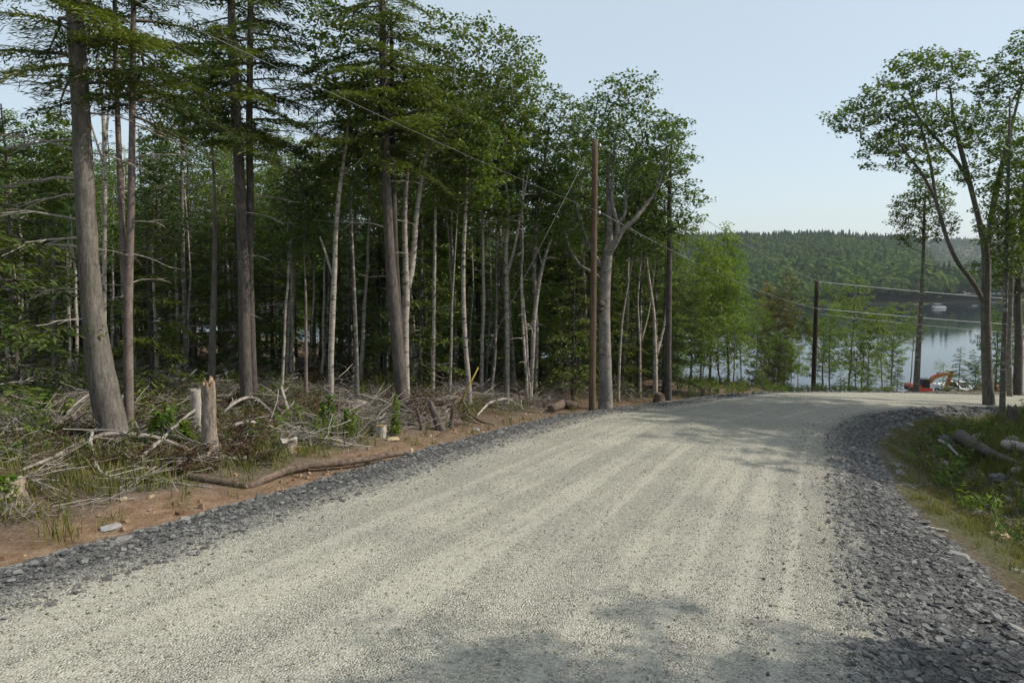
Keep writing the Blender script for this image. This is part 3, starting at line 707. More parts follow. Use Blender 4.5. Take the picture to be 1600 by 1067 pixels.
hero('birch_tree', 'pale stout birch forking above a smooth trunk behind the tall hemlock', 24,
     [(634, 626, 14), (633, 560, 12), (633, 500, 11.5), (635, 455, 13), (634, 420, 9), (632, 360, 8), (634, 300, 6), (640, 240, 4)], M['bark_pale'], M['leaf_dark'], seed=27,
     limbs=[[(636, 452, 10, 0), (643, 425, 10, .1), (647, 390, 9, .2), (650, 340, 8, .3), (660, 270, 6, .4), (672, 220, 4.5, .5), (684, 180, 3, .5)]],
     crown=[(700, 150, 60, 55, 1), (760, 110, 60, 50, 1.5), (800, 90, 35, 40, 1.5), (655, 170, 50, 50), (745, 60, 45, 30, 1), (720, 230, 50, 45, 1), (810, 130, 30, 30, 1), (690, 60, 40, 40)], ntips=300, leaf=.15, per=30, fromnode=16)
hero('birch_tree', 'slim white birch standing between the dark hemlock pairs', 23.5,
     [(517, 632, 10.5), (517, 560, 9), (520, 480, 9), (523, 420, 8), (524, 370, 7), (530, 300, 6), (540, 230, 5), (546, 170, 3)], M['bark_pale'], M['leaf_mid'], seed=28,
     limbs=[[(522, 440, 4, 0), (510, 400, 4, .1), (500, 370, 3, .2)]], crown=[(545, 150, 45, 50), (505, 130, 35, 40), (520, 60, 45, 50), (570, 210, 30, 40), (500, 20, 30, 30)], ntips=150, fromnode=14)
hero('birch_tree', 'curved white birch bending at its foot beside the yellow guy guard', 24,
     [(734, 636, 8.5), (732, 590, 8), (727, 540, 7.5), (724, 470, 7), (724, 400, 6), (728, 320, 5), (731, 250, 4)], M['bark_pale'], M['leaf_mid'], seed=29, crown=[(740, 230, 45, 50), (715, 290, 35, 30), (760, 280, 30, 40)], ntips=90, fromnode=16)
beech = hero('beech_tree', 'grey smooth tree with burl and twisted pale limbs just behind the near utility pole', 28.6,
     [(946, 640, 25), (946, 600, 21), (945, 540, 19), (944, 480, 18), (946, 430, 17), (950, 395, 15), (953, 360, 10), (951, 320, 7), (949, 280, 5), (950, 240, 3.5)], M['bark_beech'], M['leaf_mid'], seed=30,
     limbs=[[(948, 400, 12, 0), (961, 380, 10, -.3), (972, 358, 8, -.4), (990, 345, 7, -.4), (1005, 325, 6, -.3), (1022, 305, 5, 0), (1035, 270, 4, 0), (1042, 230, 3, 0)],
            [(961, 380, 7, -.3), (966, 350, 6.5, -.5), (958, 330, 6, -.6), (955, 300, 5, -.5), (958, 250, 4, -.3), (962, 210, 3, -.2)],
            [(966, 350, 5.5, -.5), (978, 335, 5, -.4), (977, 315, 4, -.3), (984, 270, 3, 0)],
            [(948, 425, 8, 0), (932, 405, 7, .3), (918, 380, 6, .5), (905, 340, 5, .6), (893, 300, 4, .8)],
            [(945, 440, 6, 0), (925, 425, 5, .5), (905, 415, 4.5, .8), (888, 385, 4, 1), (880, 350, 3, 1)]],
     crown=[(980, 150, 55, 36), (960, 215, 50, 38), (1010, 200, 45, 36), (930, 180, 22, 26), (1040, 220, 34, 36), (985, 270, 50, 40), (880, 300, 35, 45, 1), (1060, 250, 24, 30), (900, 370, 40, 30, 1)], ntips=230, leaf=.16, per=30, fromnode=24)
bu = MB(); rg_ = np.random.RandomState(9); dB = beech.location.y; cB = np.array(at(938, 478, dB-.15))-np.array(beech.location)
for k_ in range(5): bu.tube(cB+np.array([rg_.normal(0, .07), rg_.normal(0, .07), rg_.normal(0, .1)])+np.array([[0, 0, -.16], [-.02, 0, -.08], [-.03, 0, 0], [-.02, 0, .08], [0, 0, .16]]), [.05, .14, .17, .13, .04], 9, rng=rg_, rough=.12)
bu.build('burl', M['bark_dark'], beech)
hero('maple_tree', 'straight slim maple with a narrow crown next to the roadside boulder', 29.5,
     [(1044, 630, 11), (1044, 560, 10), (1045, 480, 9), (1046, 400, 8), (1046, 320, 7), (1047, 260, 5), (1050, 210, 3)], M['bark_dark'], M['leaf_mid'], seed=31,
     crown=[(1055, 205, 28, 24), (1045, 260, 30, 30), (1070, 300, 34, 24), (1020, 300, 24, 24), (1040, 350, 34, 26), (1075, 340, 20, 24), (1085, 318, 20, 14)], ntips=120, leaf=.17, per=28, fromnode=18)
hero('maple_tree', 'leafy maple with dense rounded crown standing left of the near utility pole', 33,
     [(836, 618, 8), (838, 520, 7.5), (834, 420, 7), (838, 330, 6), (850, 260, 5), (858, 200, 3)], M['bark_slim'], M['leaf_dark'], seed=32,
     crown=[(860, 175, 34, 36), (880, 230, 36, 36), (830, 210, 40, 40), (850, 280, 46, 40), (800, 260, 36, 40), (890, 180, 22, 26), (870, 330, 40, 30), (805, 330, 40, 34)], ntips=250, leaf=.17, per=30, fromnode=18)
hero('maple_tree', 'broad maple whose crown fills the skyline between hemlock and pole', 31,
     [(793, 630, 8.5), (793, 560, 7.5), (792, 470, 7), (790, 400, 6.5), (795, 320, 5), (785, 250, 4), (775, 190, 3)], M['bark_pale'], M['leaf_mid'], seed=33,
     limbs=[[(792, 430, 5, 0), (806, 380, 4.5, 0), (812, 340, 4, .3), (825, 270, 3, .4)]],
     crown=[(760, 170, 50, 45), (805, 150, 36, 50), (720, 200, 40, 40), (780, 240, 50, 45), (740, 280, 45, 40), (830, 120, 22, 30), (700, 260, 40, 40), (770, 330, 50, 30)], ntips=300, leaf=.17, per=30, fromnode=18)
hero('dead_tree', 'bare pale snapped trunk leaning right between the slim forest trees', 30, [(828, 622, 8), (832, 560, 7), (834, 500, 7), (842, 440, 6), (852, 400, 5), (862, 372, 3.5)], M['bark_pale'], seed=34, limbs=[[(850, 405, 3.5, 0), (862, 402, 3, 0), (868, 404, 2, 0)], [(848, 418, 3, 0), (842, 395, 2.5, 0), (838, 385, 1.5, 0)]])
hero('dead_tree', 'thin white dead trunk snapped off deep in the left shade', 24, [(282, 598, 6), (279, 540, 5.5), (277, 470, 5), (274, 420, 4.5), (275, 395, 3)], M['bark_pale'], seed=35)
hero('birch_tree', 'straight grey pole-like birch rising right of the snapped white trunk', 25, [(292, 598, 7), (289, 500, 6.5), (286, 400, 6), (284, 300, 5), (285, 200, 4), (284, 140, 2.5)], M['bark_slim'], M['leaf_mid'], seed=36, limbs=[[(284, 290, 3, 0), (272, 265, 2.5, .2), (265, 240, 2, .3)]], crown=[(285, 170, 45, 40), (300, 110, 50, 40), (255, 220, 35, 30), (320, 190, 34, 40)], ntips=140, fromnode=18)
hero('birch_tree', 'pale slim trunk forking low behind the pinkish forked spruce', 17, [(163, 640, 6), (163, 520, 7), (163, 400, 7), (164, 300, 6.5), (163, 220, 6), (160, 150, 5), (150, 90, 3)], M['bark_pale'], M['leaf_mid'], seed=37, limbs=[[(163, 240, 4, 0), (168, 190, 3.5, .2), (175, 120, 3, .3)], [(163, 260, 4, 0), (150, 220, 3, -.2), (138, 180, 2.5, -.3)]], crown=[(150, 60, 40, 50), (185, 90, 30, 40), (135, 120, 30, 40)], ntips=60, fromnode=20)
for k, (px, py, w, d, lab, pts) in enumerate([
    (676, 622, 7, 26, 'thin upright pale tree between the forked birch and the curved birch', [(678, 500), (680, 340), (683, 240)]),
    (765, 622, 6.5, 28, 'slender S-curved tree left of the straight pale maple', [(773, 565), (776, 470), (775, 380), (782, 300)]),
    (702, 628, 5, 25, 'thin wavy birch sapling left of the curved white birch', [(705, 560), (706, 480), (712, 380), (716, 320)]),
    (1024, 626, 8, 31, 'pale multi-stemmed tree left of the slim straight maple', [(1024, 560), (1022, 490), (1012, 420), (1008, 380)]),
    (1000, 622, 4.5, 33, 'thin whitish stem leaning between the grey burl tree and multi-stemmed tree', [(1000, 540), (996, 470), (1002, 400)]),
    (966, 628, 5, 30.5, 'pale arching stem close against the grey burl tree', [(968, 560), (972, 500), (984, 430), (990, 400)]),
    (558, 624, 8, 27, 'brown-based slim trunk right of the slim white birch', [(556, 520), (552, 420), (548, 320)]),
    (478, 618, 6, 27, 'reddish slim trunk left of the slim white birch', [(478, 540), (478, 470), (474, 380)]),
    (330, 612, 12, 22, 'grey straight trunk rising behind the tall broken snag', [(333, 500), (336, 400), (335, 300), (330, 200)]),
    (246, 604, 6, 26, 'spotted thin birch in the shade right of the pinkish spruce', [(244, 540), (240, 450), (238, 380)]),
    (440, 616, 5, 28, 'spotted leaning stem right of the dark hemlock pair', [(444, 540), (446, 480), (452, 420)]),
    (86, 604, 8, 24, 'shaded grey trunk with short stubs behind the green shrubs at left', [(84, 500), (84, 420), (82, 330)]),
    (52, 604, 9, 25, 'dark leaning trunk left of the stubby grey trunk', [(56, 520), (60, 440), (62, 360)])]):
    top = pts[-1]; bm_ = [M['bark_pale'], M['bark_slim'], M['bark_pale'], M['bark_pale'], M['bark_pale'], M['bark_pale'], M['bark_slim'], M['bark_pink'], M['bark_grey'], M['bark_pale'], M['bark_pale'], M['bark_grey'], M['bark_dark']][k]
    tr = [(px, py, w)]+[(x, y, w*(1-.2*(i+1))) for i, (x, y) in enumerate(pts)]+[(top[0]+4, top[1]-70, 2)]
    hero('slim_tree', lab, d, tr, bm_, M['leaf_dark' if k % 2 else 'leaf_mid'], seed=60+k, limbs=[[(pts[0][0], pts[0][1], w*.7, 0), (pts[0][0]+14, pts[1][1]+20, w*.5, .3), (pts[0][0]+24, pts[2][1]+10, w*.4, .4)]] if k in (3, 4) else [],
         crown=[(top[0], top[1]-60, 36, 40), (top[0]+25, top[1]-30, 30, 30), (top[0]-25, top[1]-20, 28, 30), (top[0]+10, top[1]-120, 34, 36)], ntips=90, fromnode=len(tr)*3)

# ---- forest behind the clearing: each its own tree
frng = np.random.RandomState(5); placed = []; FOR = []
def put_forest(n, kinds, name, label, cat, group, dlo, dhi, pxlo, pxhi, slo, shi, mind=1.5, tall=None):
    c = 0; tries = 0
    while c < n and tries < n*30:
        tries += 1; d = dlo+(dhi-dlo)*frng.rand(); px = frng.uniform(pxlo, pxhi); x = (px-CX)/F*d
        q = road_q(np.array([x]), np.array([d]))[0][0]
        if q > -6.5 or (px > 900 and d < 32): continue
        if any((x-a)**2+(d-b)**2 < mind*mind for a, b in placed): continue
        s = frng.uniform(slo, shi); k = kinds[frng.randint(len(kinds))]
        # skyline falls towards the road
        placed.append((x, d)); z = Hs(x, d); cap = np.interp(px, [-100, 150, 330, 480, 560, 720, 850, 1000, 1100], [7.5, 5.5, 6.5, 4.8, 8.5, 9.0, 7.0, 6., 2.0])*d/30*frng.uniform(.75, 1.12)
        hgt = VH[k]
        if z+hgt*s > cap: s = max(.3, (cap-z)/hgt)
        FOR.append((tree_from(name, label, cat, VAR[k], (x, d, z-.05), frng.rand()*6.28, s, group), px, label)); c += 1
put_forest(34, ['birch0', 'birch1', 'birch2'], 'birch_tree', 'slim pale birch', 'tree', 'pale birches in the front of the forest', 26, 36, -120, 1060, .85, 1.15, 1.3)
put_forest(30, ['maple0', 'maple1', 'maple2', 'maple3'], 'maple_tree', 'leafy grey-trunked maple', 'tree', 'maples within the forest', 29, 48, -200, 1040, .85, 1.15, 2.0)
put_forest(26, ['hemlock0', 'hemlock1', 'hemlock2', 'hemlock3'], 'hemlock_tree', 'dark hemlock', 'tree', 'hemlocks within the forest', 28, 46, -250, 760, .8, 1.1, 2.2)
put_forest(34, ['young0', 'young1', 'young2'], 'young_hemlock', 'low bushy young hemlock', 'tree', 'young hemlocks under the forest trees', 27, 44, -100, 1000, .7, 1.35, 1.2)
put_forest(22, ['bare0', 'bare1'], 'dead_tree', 'thin bare dead stem', 'tree', 'bare dead stems in the forest', 25, 34, -50, 1040, .7, 1.1, 1.0)
put_forest(26, ['sapling0', 'sapling1', 'sapling2'], 'sapling', 'leafy sapling', 'tree', 'saplings under the forest trees', 27, 40, 380, 1075, .8, 1.5, 1.0)
put_forest(30, ['young0', 'young1', 'young2', 'slope1'], 'young_hemlock', 'low bushy young hemlock', 'tree', 'young hemlocks under the forest trees', 34, 50, 560, 1060, .9, 1.5, 1.3)
put_forest(60, ['maple0', 'maple2', 'hemlock1', 'hemlock3', 'slope0', 'slope2', 'slope1'], 'forest_tree', 'deep forest tree', 'tree', 'trees in the depth of the forest', 44, 70, -250, 1040, .9, 1.15, 2.2)
for px, d, k, s, lab in [(-60, 13, 'young1', 1.15, 'bright green hemlock boughs reaching in at the far left edge'), (20, 19, 'young2', 1.3, 'bushy young hemlock behind the leaning pine at the left edge'), (232, 21, 'young1', .95, 'light green young hemlock just behind the pinkish spruce'), (655, 26.5, 'young1', 1.2, 'light green young hemlock beside the pale forked birch')]:
    x = (px-CX)/F*d; tree_from('young_hemlock', lab, 'tree', VAR[k], (x, d, Hs(x, d)-.05), px, s)

def label_by_neighbour(items, refs, tail):
    ORD = ['closest', 'second', 'third', 'fourth', 'fifth', 'sixth', 'seventh', 'eighth', 'ninth', 'tenth', 'eleventh', 'twelfth', 'thirteenth', 'fourteenth', 'fifteenth', 'sixteenth']
    bk = {}
    for o, px, lab in items:
        r = min(refs, key=lambda z: abs(z[0]-px)); bk.setdefault((lab, r, px < r[0]), []).append((abs(px-r[0]), o))
    for (lab, r, left), L in bk.items():
        for k, (_, o) in enumerate(sorted(L, key=lambda z: z[0])):
            o['label'] = '%s, %s to the %s of the %s%s' % (lab, ORD[min(k, 15)], 'left' if left else 'right', r[1], tail)
REFS = [(60, 'dark leaning trunk'), (150, 'massive leaning pine'), (203, 'pinkish spruce'), (278, 'snapped white trunk'), (385, 'stout dark hemlock'), (520, 'slim white birch'), (615, 'tall hemlock'), (728, 'curved white birch'), (793, 'broad maple'), (925, 'brown pole'), (1045, 'slim straight maple')]
label_by_neighbour(FOR, REFS, ' in forest')

# ---- slope between the road and the lake
def slope_tree(px, ytop, d, k, label, name='lakeside_tree', rz=0, group=None, lo=None):
    x = (px-CX)/F*d; z = Hs(x, d); zt = at(px, ytop, d)[2]; hgt = VH[k]
    return tree_from(name, label, 'tree', VAR[k], (x, d, z-.05), rz, (zt-z)/hgt, group)
for i, (px, yt, d, k, lab) in enumerate([
    (1082, 392, 44, 'slope1', 'dark leafy tree on the lake slope nearest the forest edge'),
    (1112, 345, 47, 'slope0', 'tallest bright green tree on the lake slope left of the dock'),
    (1142, 362, 50, 'slope2', 'bright green tree on the lake slope right beside the tallest one'),
    (1128, 470, 43, 'sapling0', 'low light green sapling in front of the tallest lakeside tree'),
    (1165, 470, 56, 'airy0', 'round light green tree below the dock on the lake slope'),
    (1218, 420, 60, 'olive0', 'olive-brown poplar standing before the lake right of the dock'),
    (1228, 510, 50, 'airy1', 'bushy green tree in front of the olive poplar'),
    (1196, 560, 46, 'sapling1', 'low green bush tree at the road edge left of the dark far pole'),
    (1255, 500, 62, 'birch1', 'thin leafy tree just left of the dark far pole'),
    (1290, 436, 66, 'airy1', 'brownish tree rising just right of the dark far pole'),
    (1330, 428, 60, 'airy1', 'dark green spreading tree in the middle of the lake view'),
    (1345, 535, 56, 'sapling1', 'small dark green tree right of the spreading lakeside tree'),
    (1388, 470, 58, 'birch0', 'lone slim tree against the bright water right of the middle'),
    (1362, 555, 53, 'young1', 'low spruce at the road edge against the water'),
    (1425, 470, 50, 'birch1', 'thin dark tree left of the tall trunk by the digger'),
    (1478, 560, 66, 'sapling0', 'pale green sapling above the digger arm'),
    (1505, 540, 64, 'young0', 'sparse dark spruce behind the digger arm'),
    (1530, 545, 58, 'slope1', 'dark leafy tree behind the stakes by the road'),
    (1562, 470, 60, 'slope1', 'dark tree behind the big forked trunk by the road'),
    (1592, 440, 55, 'maple1', 'leafy dark maple at the right edge beyond the road bend'),
    (1098, 375, 52, 'slope2', 'light green tree crowding behind the tallest lakeside tree'),
    (1150, 420, 46, 'airy2', 'bright green tree on the bank just left of the dock view'),
    (1205, 436, 66, 'olive0', 'second olive poplar half hidden left of the first'),
    (1305, 520, 56, 'birch2', 'airy light green tree right of the dark far pole'),
    (1352, 450, 66, 'airy2', 'olive tree at the right of the lake view group'),
    (1408, 560, 50, 'young2', 'small spruce left of the thin dark tree by the digger'),
    (1400, 470, 74, 'slope0', 'pale tree down by the water left of the tall straight trunk'),
    (1186, 462, 54, 'airy0', 'bright green tree low on the bank left of the olive poplar'),
    (1240, 515, 50, 'airy2', 'low light green tree left of the dark far pole'),
    (1302, 470, 54, 'airy0', 'bright green tree close right of the dark far pole'),
    (1362, 490, 60, 'airy2', 'light green tree left of the lone slim tree'),
    (1100, 500, 40, 'sapling1', 'bushy sapling at the forest corner by the road bend'),
    (1062, 470, 38, 'slope2', 'light green young tree in the forest corner by the road bend')]):
    slope_tree(px, yt, d, k, lab, rz=i*1.7)
brng = np.random.RandomState(77)
BK = []
for i in range(9):
    px = brng.uniform(1075, 1420); BK.append((slope_tree(px, brng.uniform(560, 598), brng.uniform(46, 58), ['young0', 'young2', 'sapling1', 'sapling2'][i % 4], 'low bushy tree at the top of the lake bank', 'bank_shrub', brng.rand()*6, 'low growth along the top of the lake bank'), px, 'low bushy bank shrub'))
label_by_neighbour(BK, [(1112, 'tallest lakeside tree'), (1218, 'olive poplar'), (1277, 'dark far pole'), (1330, 'dark spreading lakeside tree'), (1388, 'lone slim tree')], '')

# ---- right side of the road
hero('maple_tree', 'big dark forked maple with wide crown over the lake at right', 33,
     [(1546, 642, 19), (1543, 600, 15.5), (1541, 540, 14), (1540, 480, 13.5), (1541, 430, 13), (1541, 390, 12.5), (1530, 345, 8), (1516, 290, 7), (1503, 240, 7), (1490, 190, 5), (1485, 140, 3)], M['bark_grey'], M['leaf_mid'], seed=41,
     limbs=[[(1541, 400, 12, 0), (1548, 350, 10, .2), (1556, 300, 9, .4), (1566, 255, 7, .6), (1580, 200, 5, .8), (1595, 140, 3, 1)],
            [(1536, 470, 7, 0), (1520, 440, 7, -.4), (1495, 410, 6, -.8), (1478, 370, 5.5, -1), (1462, 310, 5, -1.2), (1440, 270, 4, -1.4), (1405, 225, 3, -1.6)],
            [(1516, 290, 6, 0), (1495, 250, 5, .3), (1470, 225, 4.5, .5), (1440, 190, 4, .6), (1410, 150, 3, .6)],
            [(1462, 310, 4.5, -1.2), (1455, 260, 4, -1), (1440, 200, 3, -.8), (1420, 140, 2.5, -.6)]],
     crown=[(1440, 115, 60, 32), (1380, 160, 50, 30, -.5), (1330, 185, 42, 26, -1), (1480, 110, 40, 36), (1420, 190, 60, 36), (1480, 200, 50, 40), (1380, 225, 44, 26, -1), (1570, 130, 44, 36, 1), (1600, 90, 36, 40, 1), (1540, 200, 40, 40, .5), (1370, 255, 26, 14, -1.2), (1440, 250, 46, 24, -1), (1590, 220, 40, 40, 1), (1310, 190, 20, 16, -1), (1520, 270, 30, 24)],
     ntips=430, leaf=.19, per=27, fromnode=40, csz=.30, sep=.5)
hero('maple_tree', 'tall straight trunk with a dark round crown standing before the digger', 40,
     [(1431, 616, 9.5), (1434, 560, 8.5), (1438, 500, 6.5), (1441, 440, 5.2), (1443, 390, 4.5), (1444, 340, 4), (1446, 300, 2.5)], M['bark_slim'], M['leaf_dark'], seed=42,
     crown=[(1420, 330, 30, 30), (1450, 310, 34, 30), (1465, 350, 26, 26), (1425, 365, 26, 18), (1445, 285, 24, 20)], ntips=150, leaf=.19, per=26, fromnode=18, csz=.32)
hero('spruce_tree', 'thin grey stem just right of the big forked maple', 33, [(1566, 648, 9), (1568, 560, 7), (1571, 460, 6.5), (1573, 380, 6), (1575, 300, 5), (1577, 220, 4), (1578, 150, 2)], M['bark_slim'], M['leaf_mid'], seed=43, crown=[(1575, 300, 36, 40), (1590, 250, 30, 40), (1570, 360, 40, 30), (1585, 400, 30, 30)], ntips=110, leaf=.18, per=28, fromnode=18)
hero('maple_tree', 'dark leafy tree with a leaning trunk at the right picture edge', 37, [(1590, 625, 12), (1592, 540, 11), (1590, 460, 9), (1596, 380, 8), (1600, 300, 6), (1606, 240, 4)], M['bark_dark'], M['leaf_dark'], seed=44, crown=[(1590, 290, 46, 36), (1560, 340, 40, 30), (1610, 350, 50, 40), (1590, 390, 46, 26), (1630, 280, 50, 50), (1540, 420, 30, 20), (1580, 440, 40, 20)], ntips=230, leaf=.18, per=30, fromnode=16)
hero('birch_tree', 'slim stem standing between the forked maple and the edge tree', 36, [(1578, 628, 8), (1576, 540, 7.5), (1580, 450, 6), (1583, 380, 4), (1585, 330, 2)], M['bark_slim'], M['leaf_dark'], seed=45, crown=[(1585, 350, 30, 36), (1570, 410, 26, 26)], ntips=60, leaf=.18, fromnode=14)
# woods beside the road to the right: they throw the shade that lies across it
for i, (x, y, k, s) in enumerate([(27.6, 23, 'maple0', 1.32), (28.6, 26.2, 'maple1', 1.37), (31.6, 24.6, 'maple2', 1.47), (33.6, 27.6, 'maple3', 1.47), (30.6, 21.6, 'maple0', 1.37), (35.6, 25.4, 'maple1', 1.52), (27.6, 29, 'maple2', 1.27), (30.0, 27.8, 'maple0', 1.32), (32.6, 22.8, 'maple3', 1.42), (26.8, 24.8, 'maple3', 1.22), (37.6, 23.4, 'maple2', 1.52), (30.2, 23.8, 'maple1', 1.32), (34.6, 24, 'hemlock1', 1.42), (32.1, 26.2, 'hemlock2', 1.37),
                               (20.8, 18.8, 'maple3', .95), (20, 16.4, 'maple1', .85), (24.5, 17.8, 'hemlock1', .85), (22.2, 17.4, 'maple2', .9), (26, 19.2, 'maple0', 1.),
                               (13.0, 4.4, 'maple1', .9), (15.6, 4.2, 'maple2', .85), (10.4, 4.2, 'maple3', .75), (14.6, 4.5, 'slope1', .95), (12, 4.0, 'hemlock2', .7), (15, 3.4, 'hemlock1', .75), (31.4, 23.4, 'maple2', 1.5), (29.2, 25.4, 'maple3', 1.4), (30.4, 24.4, 'hemlock0', 1.35), (33, 26.4, 'maple0', 1.5), (17.5, 4.5, 'maple0', 1.0), (12.8, 5.0, 'hemlock0', .7), (16, 4.8, 'hemlock3', .8), (38, 33, 'hemlock0', 1.)]):
    tree_from('roadside_tree', 'tree in the woods beside the road beyond the right picture edge', 'tree', VAR[k], (x, y, Hs(x, y)-.05), i*1.3, s, 'trees in the roadside woods at right')

# ---- far wood across the lake, read as one mass
def far_conifer(seed):
    rg = np.random.RandomState(seed); mb = MB(); n = 9
    for k in range(n):
        z0 = .12+.86*k/n; r = .25*(1-k/n)**.8+.02; m_ = 7; a = np.arange(m_)*6.283/m_+rg.rand()*3
        rr = r*rg.uniform(.55, 1.25, m_); v = np.concatenate([[[0, 0, z0+.17]], np.stack([rr*np.cos(a), rr*np.sin(a), z0-.03*rg.rand(m_)], -1)])
        mb.add(v, None, [[0, 1+i, 1+(i+1) % m_] for i in range(m_)])
    return mb
def far_leafy(seed):
    rg = np.random.RandomState(seed); mb = MB()
    for k in range(90):
        d = rg.normal(0, 1, 3); d /= np.linalg.norm(d); d[2] = abs(d[2])*1.1-.35; c = np.array([0, 0, .58])+d*np.array([.27, .27, .38])*rg.uniform(.6, 1.05)
        u = np.cross(d, rg.normal(0, 1, 3)); u /= np.linalg.norm(u); w = np.cross(d, u); s = rg.uniform(.07, .12)
        mb.add([c-u*s, c+w*s, c+u*s, c-w*s*.8], [[0, 1, 2, 3]])
    return mb
fl = leafmat('far_leaf', (.045, .085, .024), (.08, .135, .033), (.12, .175, .045)); fn = leafmat('far_needle', (.022, .048, .018), (.036, .066, .022), (.055, .088, .028), trans=.15)
for q_ in (fl, fn): q_.node_tree.nodes['Principled BSDF'].inputs['Specular IOR Level'].default_value = .05; q_.node_tree.nodes['Principled BSDF'].inputs['Roughness'].default_value = .9
fc = variants('far_tree', [far_conifer(i).mesh('far_conifer', fn) for i in range(4)]+[far_leafy(i).mesh('far_leafy', fl) for i in range(4)])
rng = np.random.RandomState(3); n = 60000
yy = 430+(2050-430)*rng.rand(n)**1.5; az = rng.uniform(-.42, 1.05, n); xx = az*yy; zz = H(xx, yy); keep = zz > LAKE+.25
xx, yy, zz = xx[keep], yy[keep], zz[keep]; n = len(xx); up = (zz-LAKE)/50
pl = np.clip(1.0-.72*up+1.6*fbm(xx*.007, yy*.007, 3), .08, .95); leafy = rng.rand(n) < pl
idx_ = np.where(leafy, 4+rng.randint(0, 4, n), rng.randint(0, 4, n)); hs = np.where(leafy, rng.uniform(7.5, 14, n), rng.uniform(6, 16, n))*(1+.5*fbm(xx*.02, yy*.02, 2))
hs = hs*(1.55-.55*sstep(490, 700, yy))
scatter('forest', np.stack([xx, yy, zz-.3], -1), np.stack([rng.normal(0, .04, n), rng.normal(0, .04, n), rng.rand(n)*6.28], -1), np.stack([hs*np.where(leafy, 1.15, 1), hs*np.where(leafy, 1.15, 1), hs], -1), idx_, fc)

# ------------------------------------------------------------------ low plants and brush (uncountable)
rng = np.random.RandomState(19)
def tuft(seed, nb, h, w, spread, m):
    rg = np.random.RandomState(seed); mb = MB()
    for k in range(nb):
        a = rg.rand()*6.28; hh = h*rg.uniform(.5, 1.1); ln_ = rg.uniform(.1, .6)*hh; b0 = np.array([rg.normal(0, spread), rg.normal(0, spread), -.02]); d = np.array([math.cos(a), math.sin(a), 0]); s_ = np.array([-d[1], d[0], 0])*w
        p1 = b0+d*ln_*.35+[0, 0, hh*.6]; p2 = b0+d*ln_+[0, 0, hh*rg.uniform(.8, 1)]
        mb.add([b0-s_, b0+s_, p1+s_*.8, p1-s_*.8, p2], [[0, 1, 2, 3]], [[3, 2, 4]])
    return mb.mesh('tuft', m, False)
def weed(seed, h, m):
    rg = np.random.RandomState(seed); mb = MB(); C = []; A = []
    for k in range(rg.randint(2, 5)):
        b0 = np.array([rg.normal(0, .07), rg.normal(0, .07), 0]); t = b0+np.array([rg.normal(0, .12), rg.normal(0, .12), h*rg.uniform(.6, 1.1)]); mb.tube([b0, (b0+t)/2, t], [.006, .005, .002], 3, cap=False)
        for j in range(12):
            u = rg.uniform(.2, 1); a = rg.rand()*6.28; d = np.array([math.cos(a), math.sin(a), .3]); C.append(b0+(t-b0)*u+d*.05); A.append(d)
    leaf_quads(mb, np.array(C), rg, .12, .4, .22, axis=np.array(A)); return mb.mesh('weed', m, False)
def bundle(seed, m, n=8, L=1.1, r=.011, zup=.25, fork=True):
    rg = np.random.RandomState(seed); mb = MB()
    for k in range(n):
        a = rg.rand()*6.28; l = L*rg.uniform(.35, 1.1); c = np.array([rg.normal(0, .25), rg.normal(0, .25), rg.uniform(.0, zup)]); d = np.array([math.cos(a), math.sin(a), rg.normal(0, .18)])
        u = np.linspace(-.5, .5, 5); bow = np.cumsum(rg.normal(0, .05*l, (5, 3)), 0); P = c+d*l*u[:, None]+bow; rr = r*rg.uniform(.5, 1.3)
        mb.tube(P, np.linspace(rr, rr*.4, 5), 4, cap=False)
        for j in range(2 if fork else 0):
            i = rg.randint(1, 4); e = P[i]+d*l*.3+rg.normal(0, .16*l, 3); mb.tube([P[i], (P[i]+e)/2+rg.normal(0, .02, 3), e], [rr*.55, rr*.4, rr*.2], 3, cap=False)
    return mb.mesh('brush', m)
def bough(seed, m):
    rg = np.random.RandomState(seed); mb = MB(); C = []; A = []
    for k in range(5):
        a = rg.rand()*6.28; d = np.array([math.cos(a), math.sin(a), rg.uniform(.1, .6)]); L = rg.uniform(.4, .9); mb.tube([[0, 0, 0], d*L*.5, d*L+[0, 0, -.1]], [.012, .008, .003], 3, cap=False)
        for j in range(26): u = rg.uniform(.15, 1); a2 = a+rg.choice([-1, 1])*rg.uniform(.4, 1.2); dd = np.array([math.cos(a2), math.sin(a2), rg.normal(0, .3)]); C.append(d*L*u+dd*.09+rg.normal(0, .03, 3)); A.append(dd)
    leaf_quads(mb, np.array(C), rg, .16, .5, .1, axis=np.array(A)); return mb.mesh('bough', m, False)
grass_c = variants('grass_tuft', [tuft(i, 16, .30, .007, .10, M['grass']) for i in range(4)]+[tuft(10+i, 20, .62, .008, .13, M['grass_lush']) for i in range(4)])
weed_c = variants('weed_plant', [weed(i, .55, M['leaf_light' if i % 2 else 'grass_lush']) for i in range(5)])
brush_c = variants('brush_bundle', [bundle(i, M['twig']) for i in range(5)]+[bundle(10+i, M['rust_twig']) for i in range(2)]+[bundle(20+i, M['dead_wood'], 4, 1.9, .016, .4) for i in range(2)])
bough_c = variants('dead_bough', [bough(i, M['rust_needle']) for i in range(4)])
def field(n, side, omin, omax, ymin, ymax, xmin=-26, xmax=40):
    x = rng.uniform(xmin, xmax, n); y = rng.uniform(ymin, ymax, n); q, L = road_q(x, y); off = np.abs(q)-half_width(L)-1.3
    off = np.where(q > 0, off+1.3-wr(L), off); k = (np.sign(q) == side)&(off > omin)&(off < omax)&(np.abs(x/np.maximum(y, .1)) < .95); return x[k], y[k], off[k]
